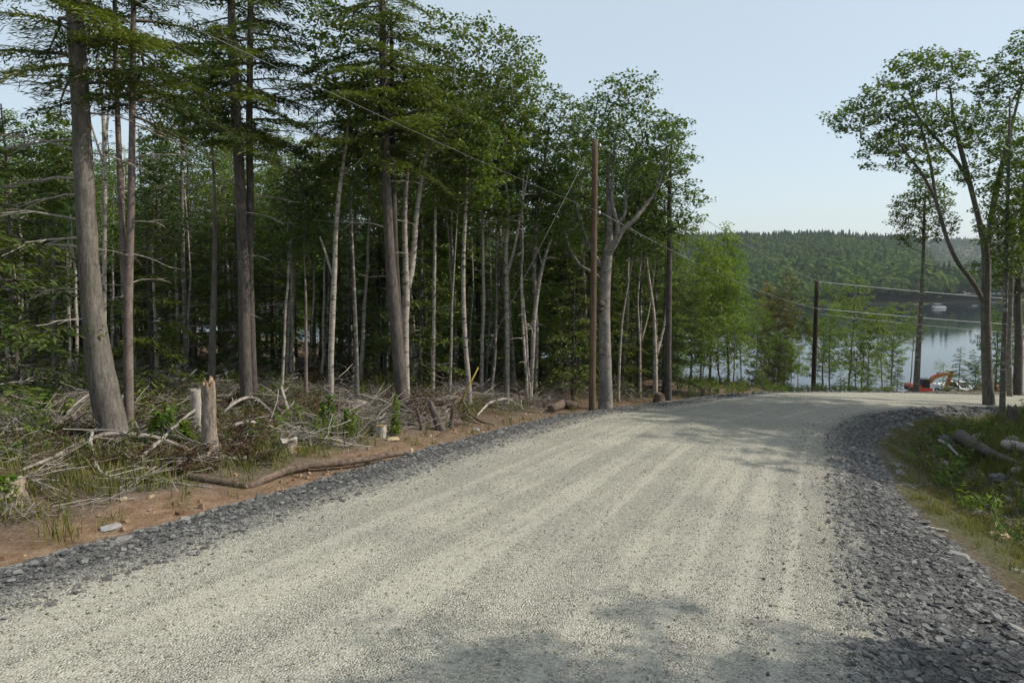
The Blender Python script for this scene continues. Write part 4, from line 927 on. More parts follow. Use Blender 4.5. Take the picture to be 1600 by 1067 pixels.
def spread_on(name, x, y, coll, ids, s0, s1, tilt=.12, lift=0.):
    n = len(x); z = H(x, y)
    return scatter(name, np.stack([x, y, z+lift], -1), np.stack([rng.normal(0, tilt, n), rng.normal(0, tilt, n), rng.rand(n)*6.28], -1), rng.uniform(s0, s1, n), rng.choice(ids, n), coll)
# left clearing: twigs everywhere, thicker in drifts
x, y, off = field(42000, -1, .7, 22, 4, 33); dn = fbm(x*.22+5, y*.22, 3)+.25*fbm(x*.9, y*.9, 2); k = rng.rand(len(x)) < np.clip(.28+1.1*dn, .05, .95)*sstep(.6, 2.6, off+.8*fbm(x*.5, y*.5)); x, y = x[k], y[k]
k = rng.rand(len(x)) < .46*sstep(.3, 3.6, np.abs(road_q(x, y)[0])-5.2+.9*fbm(x*.4, y*.4)); spread_on('brush', x[k], y[k], brush_c, [0, 0, 1, 1, 2, 2, 3, 3, 4, 4, 5, 7, 8], .45, 1.15, .22)
x, y, off = field(16000, -1, 2.2, 20, 8, 32); dn = fbm(x*.3+25, y*.3+9, 3); k = dn > .26; spread_on('dead_needles', x[k], y[k], bough_c, [0, 1, 2, 3], .5, 1.1, .25)
# green patches
x, y, off = field(60000, -1, .5, 20, 4, 34); g = cover(x, y)[1]; k = rng.rand(len(x)) < .5*g*(.25+sstep(-.1, .3, fbm(x*.7+3, y*.7)))+.05; spread_on('grass', x[k], y[k], grass_c, [0, 1, 2, 3, 4], .5, 1.1, .15)
x, y, off = field(30000, -1, 2.0, 20, 8, 34); k = fbm(x*.28+61, y*.28+13, 3) > .2; spread_on('grass', x[k], y[k], grass_c, [0, 1, 2, 3, 5], .5, 1.2, .2)
x, y, off = field(14000, -1, 1.5, 18, 5, 31); g = cover(x, y)[1]; k = rng.rand(len(x)) < (.2*sstep(.3, .9, g)+.012); spread_on('undergrowth', x[k], y[k], weed_c, [0, 1, 2, 3, 4], .5, 1.2, .15)
# right verge: tall grass on the mound, short on the ditch side
x, y, off = field(90000, 1, -.3, 16, 6, 36, 4, 38); k = rng.rand(len(x)) < np.where(off > 2.2, .42, .45* (.25+.5*sstep(-.15, .2, fbm(x*.8, y*.8)))*sstep(-.3, .2, off)); x, y, off = x[k], y[k], off[k]
m_ = off+.8*fbm(x*.5, y*.5) > 2.3; spread_on('grass', x[m_], y[m_], grass_c, [4, 5, 6, 7, 0, 1, 2], .5, 1.1, .2); spread_on('grass', x[~m_], y[~m_], grass_c, [0, 1, 2, 3], .4, .9, .25)
x, y, off = field(9000, 1, .8, 16, 7, 36, 4, 38); k = rng.rand(len(x)) < .3; spread_on('undergrowth', x[k], y[k], weed_c, [0, 1, 2, 3, 4], .6, 1.3, .15)
x, y, off = field(5000, 1, .1, 14, 7, 36, 4, 40); k = rng.rand(len(x)) < .22; spread_on('brush', x[k], y[k], brush_c, [0, 1, 2, 5, 6], .4, .9, .22)
# lake bank beyond the road
x = rng.uniform(9, 60, 9000); y = rng.uniform(30, 66, 9000); q, L = road_q(x, y); k = (q < -5.2)&(q > -16)&(x/y > .2)&(x/y < .565); spread_on('undergrowth', x[k], y[k], weed_c, [0, 1, 2, 3, 4], .4, 1.0, .15)
# chips, clods and small stones on the bare soil strip
clod_c = variants('clod', [stone_mesh('clod_%d' % i, rng, stonemat('soil_clod', (.16, .09, .05), (.28, .18, .11), (.40, .29, .19)) if i == 0 else bpy.data.materials['soil_clod'], .6, 5) for i in range(4)])
x, y, off = field(30000, -1, .15, 2.6, 4, 26); k = rng.rand(len(x)) < .75*(1-sstep(.4, 2.4, off+.8*fbm(x*.6, y*.6))); n_ = k.sum()
scatter('debris', np.stack([x[k], y[k], H(x[k], y[k])+.005], -1), np.stack([rng.normal(0, .5, n_), rng.normal(0, .5, n_), rng.rand(n_)*6.28], -1), .025+.15*rng.rand(n_)**4, rng.randint(0, 4, n_), clod_c)

# ------------------------------------------------------------------ poles, wires and guy
M['pole_wood'] = bark('pole_wood', (.06, .045, .031), (.155, .115, .076), zs=.05, scale=12, depth=.006)
M['pole_dark'] = bark('pole_dark', (.03, .022, .017), (.07, .052, .042), zs=.05, scale=12, depth=.006)
M['steel'] = flat('steel', (.35, .36, .37), .45, .6); M['wire_metal'] = flat('wire_metal', (.25, .25, .25), .6, .3); M['wire_bright'] = flat('wire_bright', (.62, .62, .60), .5); M['yellow_plastic'] = flat('yellow_plastic', (.30, .22, .025), .7)
def pole(name, label, base, top, r0, r1, m, hw_side):
    e = empty(name, base); tag(e, label, 'utility pole'); n = 12; h = top-base[2]
    P = np.stack([np.zeros(n)+np.linspace(0, .03, n), np.zeros(n), np.linspace(-.4, h, n)], -1)
    b = MB(); b.tube(P, np.linspace(r0, r1, n), 16, rng=np.random.RandomState(4), rough=.008); b.build('shaft', m, e)
    for zz in hw_side:
        c = MB(); c.box((r1+.05, 0, h-zz), (.12, .05, .05)); c.tube([(r1+.1, 0, h-zz-.06), (r1+.1, 0, h-zz), (r1+.1, 0, h-zz+.1)], [.045, .06, .03], 8); c.build('insulator', M['steel'], e)
    return e
p1 = hit(925, 651); P1 = np.array([p1[0], p1[1], Hs(p1[0], p1[1])]); d1 = P1[1]; T1 = at(926, 218, d1)
pole('utility_pole', 'tall bare brown wooden utility pole at the roadside before the grey burl tree', P1, T1[2], 11*d1/F/2, 9*d1/F/2, M['pole_wood'], [.25, 2.7])
d2 = 53.; x2 = (1275-CX)/F*d2; T2 = at(1277, 438, d2); P2 = np.array([T2[0]-.05, d2, Hs(T2[0], d2)])
pole('utility_pole', 'dark slim utility pole beyond the road bend in front of the lake', P2, T2[2], .19, .15, M['pole_dark'], [.2, 2.3])
def wire(name, label, A, B, sag, r, m=None):
    u = np.linspace(0, 1, 28)[:, None]; P = np.array(A)*(1-u)+np.array(B)*u; P[:, 2] -= 4*sag*(u*(1-u))[:, 0]
    b = MB(); b.tube(P, r, 5); o = b.build(name, m or M['wire_metal']); return tag(o, label, 'wire')
H1 = T1[2]; z1 = lambda k: H1-k
A0 = np.array([-15.5, -13., H1+4.4])
W = lambda P, z: np.array([P[0]+.22, P[1], z])
wire('overhead_wire', 'upper wire coming over the forest to the top of the brown pole', W(A0, A0[2]), W(P1, H1-.2), .5, .0035)
wire('overhead_wire', 'lower wire coming over the forest to the brown pole', W(A0, A0[2]-2.4), W(P1, H1-2.65), .5, .0035)
wire('overhead_wire', 'upper wire between the brown pole and the dark far pole', W(P1, H1-.2), W(P2, T2[2]-.12), .5, .010)
wire('overhead_wire', 'lower wire between the brown pole and the dark far pole', W(P1, H1-2.65), W(P2, T2[2]-2.2), .5, .012)
E1, E2, E3 = at(1740, 478, 50), at(1740, 517, 50), at(1740, 530, 50)
wire('overhead_wire', 'bright top wire crossing the lake view from the dark pole', W(P2, T2[2]-.12), E1, .12, .022, M['wire_bright'])
wire('overhead_wire', 'bright lower wire crossing the lake view from the dark pole', W(P2, T2[2]-2.2), E2, .12, .022, M['wire_bright'])
wire('overhead_wire', 'faint lowest wire crossing the lake view from the dark pole', W(P2, T2[2]-2.6), E3, .2, .011, M['wire_bright'])
ga = hit(711, 645); ga = np.array([ga[0], ga[1], Hs(ga[0], ga[1])]); ge = np.array([P1[0]-.12, P1[1], H1-.3])
g = empty('guy_wire', ga); tag(g, 'guy wire with yellow plastic guard anchored in the brush below the forest', 'guy wire')
b = MB(); b.tube(np.array([ga, ga*.5+ge*.5, ge])-ga, .006, 5); b.build('wire', M['wire_metal'], g)
dv = (ge-ga)/np.linalg.norm(ge-ga); b = MB(); b.tube([dv*.2, dv*1., dv*1.75], [.03, .03, .025], 8); b.build('guard', M['yellow_plastic'], g)

# ------------------------------------------------------------------ stumps, snags, logs and branches
def lathe_stump(name, label, px, py, h, r0, r1, m, seed, lean=(0, 0), jag=.3, topm=None, cat='stump', root=.5, k=18, d=None):
    rg = np.random.RandomState(seed); p = hit(px, py); z = Hs(p[0], p[1]); e = empty(name, (p[0], p[1], z)); tag(e, label, cat)
    n = 12; b = MB(); V = []; lob = rg.uniform(.7, 1.3, k); lob = (lob+np.roll(lob, 1))/2; tl = h*(1-jag*rg.rand(k)*rg.rand(k)); tl = (tl+np.roll(tl, 1))/2
    for i in range(n):
        u = i/(n-1)
        for j in range(k):
            a = j*6.283/k; zz = u*tl[j]-(.1 if i == 0 else 0); r = (r0+(r1-r0)*u)*(1+root*math.exp(-zz/.14)*(lob[j]-.55))*(1+.07*rg.normal())*(1+.12*(lob[j]-1))
            V.append((r*math.cos(a)+lean[0]*zz, r*math.sin(a)+lean[1]*zz, zz))
    q = [[i*k+j, i*k+(j+1) % k, (i+1)*k+(j+1) % k, (i+1)*k+j] for i in range(n-1) for j in range(k)]
    b.add(V, q); b.build('trunk', m, e)
    c = MB(); t0 = (n-1)*k; top = np.array(V[t0:]); mid = top.mean(0)-[0, 0, h*.08*jag]; c.add(np.vstack([top*[1, 1, 1]+[0, 0, -.004], [mid]]), None, [[j, (j+1) % k, k] for j in range(k)]); c.build('broken_top', topm or M['fresh_wood'], e, False)
    return e
lathe_stump('snag', 'tallest pale broken snag standing in the brush with splintered orange top', 328, 708, 1.66, .16, .13, M['snag_wood'], 1, (.01, 0), .28, k=22, root=1.3)
lathe_stump('snag', 'shorter grey broken snag just left of the tallest one', 308, 672, 1.0, .125, .11, M['dead_wood'], 2, (0, 0), .15, M['dead_wood'])
lathe_stump('stump', 'weathered grey stump cut low at the left picture edge by the road', 14, 782, .36, .22, .20, M['snag_wood'], 3, (0, 0), .3, M['snag_wood'], root=.3)
lathe_stump('stump', 'dark stump in the shade left of the stubby grey trunk', 40, 622, .55, .25, .23, M['bark_dark'], 4, topm=M['dead_wood'], jag=.1)
lathe_stump('stump', 'low reddish cut stump behind the green weeds at far left', 26, 634, .35, .34, .30, M['log_bark'], 5, topm=M['fresh_wood'], jag=.08)
lathe_stump('stump', 'short grey stump chunk lying right of the broken snags', 442, 706, .38, .24, .20, M['snag_wood'], 6, (.5, -.2), .5, M['dead_wood'])
lathe_stump('stump', 'dark jagged burnt-looking stump leaning left near the road centre', 690, 672, 1.0, .15, .09, M['bark_dark'], 7, (-.42, .1), .55, M['log_bark'])
lathe_stump('stump', 'thin dark jagged stub left of the leaning dark stump', 660, 672, .75, .06, .04, M['bark_dark'], 8, (-.25, 0), .4, M['log_bark'])
lathe_stump('stump', 'thin dark twisted stub right of the leaning dark stump', 704, 668, .7, .07, .05, M['bark_dark'], 9, (.15, 0), .5, M['log_bark'])
lathe_stump('stump', 'small square grey stump among green weeds before the tall hemlock', 596, 682, .34, .16, .15, M['dead_wood'], 10, jag=.1)
lathe_stump('stump', 'low broken stump beside the slim straight maple at the road bend', 1030, 632, .55, .3, .2, M['log_bark'], 12, jag=.5, topm=M['log_bark'])
lathe_stump('stump', 'dark root stump at the foot of the big forked maple', 1580, 672, .9, .22, .12, M['bark_dark'], 13, jag=.6, topm=M['log_bark'])
def ground_log(name, label, pts, m, seed=0, cat='log', twigs=0, k=9, lift=.5, endm=None):
    """pts: (px, py, width px, height above ground)"""
    rg = np.random.RandomState(seed); Q = []; r = []
    for px, py, w, up in pts:
        p = hit(px, py); rr = w*p[1]/F/2; Q.append([p[0], p[1], Hs(p[0], p[1])+rr*lift+up]); r.append(rr)
    Q = np.array(Q); n = len(Q)*4; uo = np.concatenate([[0], np.cumsum(np.linalg.norm(np.diff(Q, axis=0), axis=1))]); uo /= uo[-1]; u = np.linspace(0, 1, n)
    P = np.stack([np.interp(u, uo, Q[:, c]) for c in range(3)], -1); rr = np.interp(u, uo, r); P[1:-1] = (P[:-2]+2*P[1:-1]+P[2:])/4
    o0 = P[0].copy(); P = P-o0; b = MB(); b.tube(P+rg.normal(0, .006, P.shape), rr, k, rng=rg, rough=.07)
    if twigs == 0 and endm is None: return tag(place(b.build(name, m), o0), label, cat)
    e = empty(name, o0); tag(e, label, cat); b.build('stem', m, e)
    for i in range(twigs):
        j = rg.randint(n//4, n-1); L = rg.uniform(.25, .7); t = np.cross(P[min(j+1, n-1)]-P[j-1], [0, 0, 1]); t /= np.linalg.norm(t)+1e-6
        ee = P[j]+t*rg.choice([-1, 1])*L*.6+(P[-1]-P[0])/np.linalg.norm(P[-1]-P[0])*L*.5+[0, 0, rg.uniform(0, .4)*L]
        tb = MB(); tb.tube([P[j], (P[j]+ee)/2+rg.normal(0, .04, 3), ee], [rr[j]*.6, rr[j]*.4, rr[j]*.15], 5); tb.build('side_branch', m, e)
    if endm:
        c = MB(); T = P[0]-P[1]; T /= np.linalg.norm(T); c.tube([P[0]+T*.001, P[0]+T*.012], [rr[0]*.93, rr[0]*.9], 12); c.build('cut_end', endm, e)
    return e
def place(o, loc): o.location = loc; return o
ground_log('log', 'short dark log with blunt end on the soil strip by the road', [(296, 747, 13, 0), (320, 752, 14, 0), (350, 757, 13, 0), (386, 763, 10, 0)], M['log_bark'], 1, endm=M['snag_wood'])
ground_log('log', 'long curved brown log lying along the edge of the gravel', [(384, 763, 9, 0), (410, 756, 12, .02), (440, 744, 13, .05), (480, 737, 12, .10), (530, 734, 11, .10), (580, 728, 10, .14), (640, 717, 8, .16)], M['log_bark'], 2, endm=M['snag_wood'])
ground_log('branch', 'white bent bare branch lying before the short dark log', [(152, 738, 4, .12), (160, 745, 5, .03), (185, 747, 5, 0), (215, 748, 5, .02), (260, 755, 4, 0), (330, 762, 3, 0)], M['dead_wood'], 3, 'branch')
ground_log('branch', 'pale forked branch slanting up to the tallest broken snag', [(205, 726, 6, 0), (225, 716, 6, .05), (245, 706, 6, .15), (270, 692, 5, .3), (305, 674, 4, .5)], M['dead_wood'], 4, 'branch', 2)
ground_log('branch', 'pale straight branch crossing the slanting forked one', [(194, 712, 4, .15), (215, 724, 5, .08), (250, 727, 5, .03), (276, 720, 4, 0)], M['dead_wood'], 5, 'branch', 1)
ground_log('branch', 'long grey limb lying across in front of the leaning pine', [(30, 742, 4, .05), (80, 728, 6, .12), (130, 708, 7, .22), (170, 700, 8, .3), (240, 698, 6, .2), (300, 706, 4, .05)], M['twig'], 6, 'branch', 4)
ground_log('branch', 'short white knobbly branch standing by the grey limb', [(150, 735, 7, .05), (147, 722, 8, .2), (141, 716, 6, .3), (146, 708, 5, .4)], M['dead_wood'], 7, 'branch')
ground_log('branch', 'grey branch propped against the foot of the pinkish spruce', [(192, 652, 3, .6), (206, 668, 4, .3), (224, 694, 4, .05)], M['dead_wood'], 8, 'branch')
ground_log('branch', 'long thin branch arching through the weeds left of the leaning pine', [(78, 688, 4, .1), (100, 666, 5, .2), (125, 648, 4, .4), (150, 640, 3, .5)], M['twig'], 9, 'branch', 3)
ground_log('branch', 'short pale stick lying in the weeds at far left', [(20, 684, 4, .15), (40, 680, 5, .12), (58, 672, 4, .2)], M['dead_wood'], 10, 'branch', 1)
ground_log('log', 'pale fallen log behind the weeds at the foot of the slim white birch', [(530, 640, 14, 0), (550, 636, 16, 0), (580, 637, 13, 0), (615, 640, 9, 0)], M['dead_wood'], 11, endm=M['snag_wood'])
ground_log('log', 'weathered grey log pile piece right of the tallest snag', [(270, 727, 9, .0), (310, 722, 11, .03), (350, 720, 11, .0), (384, 720, 9, 0)], M['dead_wood'], 12, endm=M['fresh_wood'])
ground_log('branch', 'forked grey driftwood-like branch rearing up right of the snags', [(468, 668, 7, .05), (452, 656, 6, .2), (444, 645, 5, .45), (440, 640, 4, .7)], M['dead_wood'], 13, 'branch', 3)
ground_log('branch', 'arched pale branch over the brush between snags and hemlock pair', [(345, 655, 3, .1), (370, 645, 5, .35), (395, 640, 5, .4), (420, 650, 4, .2), (440, 668, 3, .02)], M['dead_wood'], 14, 'branch', 4)
ground_log('branch', 'long bleached branch on the brush right of the snags', [(350, 676, 4, .1), (390, 668, 5, .15), (430, 674, 4, .08), (470, 684, 3, .02)], M['dead_wood'], 15, 'branch', 3)
ground_log('branch', 'thin dark stick standing slanted by the pale fallen log', [(526, 668, 3, .02), (529, 664, 3, .5), (532, 660, 2.5, .95)], M['log_bark'], 16, 'branch')
ground_log('branch', 'grey branch sprawling on the grass left of the leaning dark stump', [(470, 690, 3, .05), (510, 696, 4, .05), (545, 700, 3, .02)], M['twig'], 17, 'branch', 3)
ground_log('branch', 'dark forked branch lying on the grass right of the dark stumps', [(722, 640, 3, .35), (735, 656, 4, .15), (755, 664, 4, .05), (775, 664, 3, .02)], M['log_bark'], 18, 'branch', 2)
ground_log('branch', 'pale arched branch over the brush heap near the curved birch', [(745, 652, 3, .05), (765, 640, 4, .25), (790, 634, 3, .3), (815, 640, 3, .1)], M['dead_wood'], 19, 'branch', 3)
ground_log('log', 'pale cut log on the ground right of the roadside boulder', [(1080, 630, 5, 0), (1100, 628, 6, 0), (1126, 627, 6, 0)], M['dead_wood'], 20, endm=M['fresh_wood'])
ground_log('log', 'dark broken log sloping down in the ditch at the right edge', [(1500, 703, 24, .3), (1520, 716, 20, .32), (1548, 728, 15, .28), (1585, 738, 9, .2)], M['bark_dark'], 21, twigs=1)
ground_log('branch', 'thin bent branch in the ditch left of the dark broken log', [(1466, 700, 5, .25), (1480, 710, 5, .3), (1496, 720, 4, .15)], M['dead_wood'], 22, 'branch')
ground_log('log', 'grey log end poking out of the verge at the right edge', [(1570, 712, 17, .25), (1590, 715, 17, .25), (1625, 722, 14, .2)], M['dead_wood'], 23)
ground_log('branch', 'pale flat stick lying on the right stone shoulder', [(1440, 827, 5, .04), (1455, 829, 5, .03), (1480, 831, 3, .01)], M['dead_wood'], 24, 'branch')
ground_log('log', 'dark root tangle log in the brush left of the brown pole', [(862, 644, 12, .05), (880, 638, 16, .1), (900, 640, 12, .05)], M['log_bark'], 25, twigs=3)
def boulder(label, px, py, w, asp, m, seed, name='boulder'):
    p = hit(px, py); s_ = w*p[1]/F; rg = np.random.RandomState(seed); z = Hs(p[0], p[1]); b = MB(); nu, nv = 10, 7; V = [(0, 0, -.45)]
    ph = rg.rand(6)*6.28
    for j in range(1, nv):
        for i in range(nu):
            t, f = j*math.pi/nv, i*6.283/nu; n_ = np.array([math.sin(t)*math.cos(f), math.sin(t)*math.sin(f), -math.cos(t)]); r = .5*(1+.14*math.sin(2*f+ph[0])+.1*math.sin(3*t+ph[1]+f)+.07*rg.normal())
            V.append(tuple(n_*r))
    V.append((0, 0, .45)); V = np.array(V); q = [[1+j*nu+i, 1+j*nu+(i+1) % nu, 1+(j+1)*nu+(i+1) % nu, 1+(j+1)*nu+i] for j in range(nv-2) for i in range(nu)]
    L_ = len(V)-1; t_ = [[0, 1+(i+1) % nu, 1+i] for i in range(nu)]+[[L_, 1+(nv-2)*nu+i, 1+(nv-2)*nu+(i+1) % nu] for i in range(nu)]
    b.add(V*np.array([s_, s_*.8, s_*asp]), q, t_); o = b.build(name, m, smooth=False); o.location = (p[0], p[1], z+s_*asp*.25); o.rotation_euler = (0, 0, rg.rand()*6); return tag(o, label, name)
M['rock_tan'] = flat('rock_tan', (.42, .33, .20), .9, 0, .2, 7); M['rock_grey'] = flat('rock_grey', (.33, .32, .30), .9, 0, .25, 5); M['rock_dark'] = flat('rock_dark', (.12, .12, .12), .9, 0, .3, 5)
for k, a in enumerate([('rounded tan rock on the grass verge past the end of the long log', 639, 710, 17, .8, 'rock_tan'), ('small pale stone just right of the rounded tan rock', 657, 710, 12, .5, 'rock_tan'), ('white rounded rock left of the brown pole', 881, 656, 17, .7, 'rock_grey'),
        ('grey rock between the white rock and the brown pole', 898, 654, 9, .6, 'rock_grey'), ('pale boulder at the foot of the slim straight maple', 1044, 636, 15, .9, 'rock_grey'), ('flat pale rock on the grass before the dark stumps', 744, 673, 12, .5, 'rock_grey'),
        ('low pale rock on the bank left of the pale cut log', 1066, 637, 10, .7, 'rock_grey'), ('flat tan slab in the brush near the small square stump', 612, 688, 26, .25, 'rock_tan'), ('pale rock half sunk in the right ditch', 1500, 745, 20, .6, 'rock_grey'),
        ('grey boulder in the grass at the right picture edge', 1583, 700, 34, .7, 'rock_grey'), ('dark boulder behind the dark broken log', 1480, 694, 30, .6, 'rock_dark'), ('white stone at the head of the right ditch', 1421, 665, 12, .5, 'rock_grey'),
        ('pale rough rock on the verge close above the dark broken log', 1535, 690, 26, .7, 'rock_grey'), ('small grey rock in the ditch below the thin bent branch', 1476, 730, 18, .7, 'rock_grey'), ('dark rock at the lower end of the dark broken log', 1560, 752, 28, .6, 'rock_dark'), ('small tan rock in the ditch near the stone shoulder', 1455, 716, 14, .6, 'rock_tan'), ('pale pointed rock under the grey log end', 1590, 742, 24, .7, 'rock_grey'),
        ('flat grey slab lying in the green ditch at right', 1580, 782, 24, .3, 'rock_grey'), ('brown flat slab on the outer edge of the stone shoulder', 1560, 838, 34, .25, 'rock_tan'), ('tan clod on the soil strip by the left road edge', 190, 782, 16, .5, 'rock_tan'), ('flat grey slab where soil strip meets the slate at left', 172, 826, 34, .25, 'rock_grey'), ('small pale rock on the soil strip behind the long log', 236, 778, 12, .6, 'rock_tan')]):
    boulder(a[0], a[1], a[2], a[3], a[4], M[a[5]], 30+k)
def forb(label, px, py, h, seed):
    rg = np.random.RandomState(seed); p = hit(px, py); e = empty('weed_plant', (p[0], p[1], Hs(p[0], p[1]))); tag(e, label, 'plant'); st = MB(); lv = MB(); C = []; A = []
    for k in range(3):
        b0 = np.array([rg.normal(0, .06), rg.normal(0, .06), -.02]); t = b0+[rg.normal(0, .06), rg.normal(0, .06), h*rg.uniform(.7, 1)]; st.tube([b0, (b0+t)/2, t], [.01, .008, .003], 4)
        for j in range(60): u = rg.uniform(.05, 1); a = rg.rand()*6.28; d = np.array([math.cos(a), math.sin(a), .45]); C.append(b0+(t-b0)*u+d*.10*(1.1-u)); A.append(d)
    leaf_quads(lv, np.array(C), rg, .19, .4, .16, axis=np.array(A)); st.build('stem', M['grass_lush'], e); lv.build('foliage', M['leaf_light'], e, False)
for k, (px, py, h, lab) in enumerate([(512, 682, 1.15, 'tall green leafy weed, leftmost of three in a row before the pale fallen log'), (547, 684, 1.1, 'tall green leafy weed in the middle of the row before the pale fallen log'), (616, 682, 1.2, 'tall green leafy weed just right of the small square stump'), (240, 690, .7, 'bushy green weed between the pinkish spruce and the snags'), (262, 684, .8, 'bushy green weed left of the shorter snag'), (286, 690, .6, 'low green weed close to the snags'), (70, 660, 1.0, 'yellow-green bushy weed at far left behind the leaning pine'), (52, 672, .8, 'yellow-green weed at the far left beside the short pale stick'), (8, 790, .5, 'low green weed below the weathered stump at the left edge')]): forb(lab, px, py, h, 80+k)

# ------------------------------------------------------------------ digger, pickup and spoil beyond the bend
M['orange_paint'] = flat('orange_paint', (.45, .065, .03), .45); M['black_rubber'] = flat('black_rubber', (.02, .02, .02), .8); M['dark_steel'] = flat('dark_steel', (.05, .05, .055), .5, .4)
M['white_paint'] = flat('white_paint', (.72, .73, .74), .35, 0, .04); M['grey_metal'] = flat('grey_metal', (.3, .31, .32), .5, .3)
gm, gnt, gbs = mat('tinted_glass'); gbs.inputs['Base Color'].default_value = (.015, .02, .024, 1); gbs.inputs['Roughness'].default_value = .08; M['glass'] = gm
M['spoil'] = flat('spoil', (.20, .105, .068), .95, 0, .3, 2.5); M['rubble'] = flat('rubble', (.20, .19, .18), .95, 0, .35, 3)
def digger():
    p = at(1436, 617, 70); z = Hs(p[0], p[1]); e = empty('excavator', (p[0], p[1], z), R(4)); tag(e, 'small orange excavator with arm stretched right, beside the lake past the bend', 'excavator')
    for sy in (-.62, .62):
        b = MB(); n = 16; prof = [(.95*math.cos(a)+(.35 if math.cos(a) > 0 else -.35)-.25*math.cos(a)*0, .28+.28*math.sin(a)) for a in np.linspace(0, 2*math.pi, n, endpoint=False)]
        prof = [(max(-1.1, min(1.1, x)), zz) for x, zz in prof]; b.prism(prof, sy-.17, sy+.17); t = b.build('track', M['black_rubber'], e, False)
        for k in range(4):
            w = MB(); w.tube([(-.75+.5*k, sy-.19, .26), (-.75+.5*k, sy+.19, .26)], .15, 10); w.build('roller', M['dark_steel'], t)
    b = MB(); b.box((0, 0, .5), (1.5, .9, .2)); b.tube([(0, 0, .55), (0, 0, .72)], .42, 14); b.build('undercarriage', M['dark_steel'], e, False)
    b = MB(); b.prism([(-1.15, .72), (-.2, .72), (.95, .72), (1.0, .95), (.7, 1.08), (-.2, 1.1), (-.3, 1.35), (-.95, 1.35), (-1.2, 1.15)], -.72, .72); body = b.build('body', M['orange_paint'], e, False)
    b = MB(); b.prism([(-1.22, .8), (-1.1, .72), (-1.05, 1.2), (-1.25, 1.1)], -.6, .6); b.build('counterweight', M['dark_steel'], body, False)
    cab = MB(); 
    for x, y in ((-.25, -.68), (.62, -.68), (-.25, .05), (.62, .05)): cab.box((x, y, 1.5), (.07, .07, .86))
    cab.box((.18, -.31, 1.95), (1.05, .88, .09)); c = cab.build('cab', M['dark_steel'], e, False)
    for (cx_, cy_, sx_, sy_) in ((.18, -.70, .8, .02), (.18, .07, .8, .02), (.64, -.31, .02, .66), (-.27, -.31, .02, .66)):
        b = MB(); b.box((cx_, cy_, 1.5), (sx_, sy_, .8)); b.build('window', M['glass'], c, False)
    def arm(name, pts, w, m, wy=.22):
        b = MB(); P = np.array(pts, float); T = np.gradient(P, axis=0); T /= np.linalg.norm(T, axis=1)[:, None]; Nn = np.stack([-T[:, 1], T[:, 0]], -1); w = np.array(w)[:, None]/2
        up, lo = P+Nn*w, P-Nn*w; n = len(P); V = []
        for y in (-wy/2, wy/2): V += [(a[0], y+.25, a[1]) for a in up]+[(a[0], y+.25, a[1]) for a in lo]
        q = []
        for i in range(n-1):
            q += [[i, i+1, n+i+1, n+i], [2*n+i, 3*n+i, 3*n+i+1, 2*n+i+1], [i, 2*n+i, 2*n+i+1, i+1], [n+i, n+i+1, 3*n+i+1, 3*n+i]]
        q += [[0, n, 3*n, 2*n], [n-1, 3*n-1, 4*n-1, 2*n-1]]; b.add(V, q); return b.build(name, m, e, False)
    arm('boom', [(.8, .95), (1.15, 1.45), (1.6, 1.95), (2.2, 2.2), (2.9, 2.3), (3.55, 2.42)], [.28, .34, .40, .38, .30, .22], M['orange_paint'])
    st_ = arm('stick', [(3.72, 2.62), (3.5, 2.1), (3.3, 1.5), (3.05, .75)], [.24, .34, .26, .18], M['orange_paint'])
    b = MB(); b.prism([(3.25, .75), (2.85, .8), (2.6, .45), (2.65, .1), (3.1, .05), (3.05, .4)], -.05, .55); b.build('bucket', M['dark_steel'], e, False)
    for P, Q in (((1.0, .95), (1.75, 1.7)), ((2.0, 2.45), (3.65, 2.72)), ((3.65, 2.3), (3.2, .85))):
        b = MB(); m_ = [(P[0]+Q[0])/2, (P[1]+Q[1])/2]; b.tube([(P[0], .25, P[1]), (m_[0], .25, m_[1])], .07, 8); b.tube([(m_[0], .25, m_[1]), (Q[0], .25, Q[1])], .04, 8); b.build('hydraulic_cylinder', M['grey_metal'], e)
digger()
def pickup():
    p = at(1494, 612, 80); z = Hs(p[0], p[1]); e = empty('pickup_truck', (p[0], p[1], z), R(-72)); tag(e, 'white pickup truck half hidden behind rubble right of the excavator', 'truck')
    b = MB(); b.prism([(-2.6, .55), (2.6, .55), (2.65, .85), (2.5, 1.08), (1.2, 1.15), (-2.6, 1.12)], -.92, .92); b.build('body', M['white_paint'], e, False)
    b = MB(); b.prism([(-.9, 1.12), (1.25, 1.14), (.55, 1.78), (-.75, 1.8)], -.8, .8); c = b.build('cab', M['white_paint'], e, False)
    b = MB(); b.add([(1.215, -.7, 1.2), (1.215, .7, 1.2), (.615, .66, 1.745), (.615, -.66, 1.745)], [[0, 1, 2, 3]]); b.build('windscreen', M['glass'], c, False)
    for sy in (-.81, .81): b = MB(); b.add([(-.7, sy, 1.2), (1.0, sy, 1.2), (.5, sy, 1.7), (-.6, sy, 1.7)], [[0, 1, 2, 3]]); b.build('side_window', M['glass'], c, False)
    for x in (-1.7, 1.65):
        for y in (-.85, .85):
            b = MB(); b.tube([(x, y-.13, .38), (x, y+.13, .38)], .38, 16); w = b.build('wheel', M['black_rubber'], e); b = MB(); b.tube([(x, y-.14, .38), (x, y+.14, .38)], .2, 12); b.build('rim', M['grey_metal'], w)
    for y in (-.7, .7): b = MB(); b.box((2.63, y, .88), (.06, .35, .16)); b.build('headlight', M['glass'], e, False)
pickup()
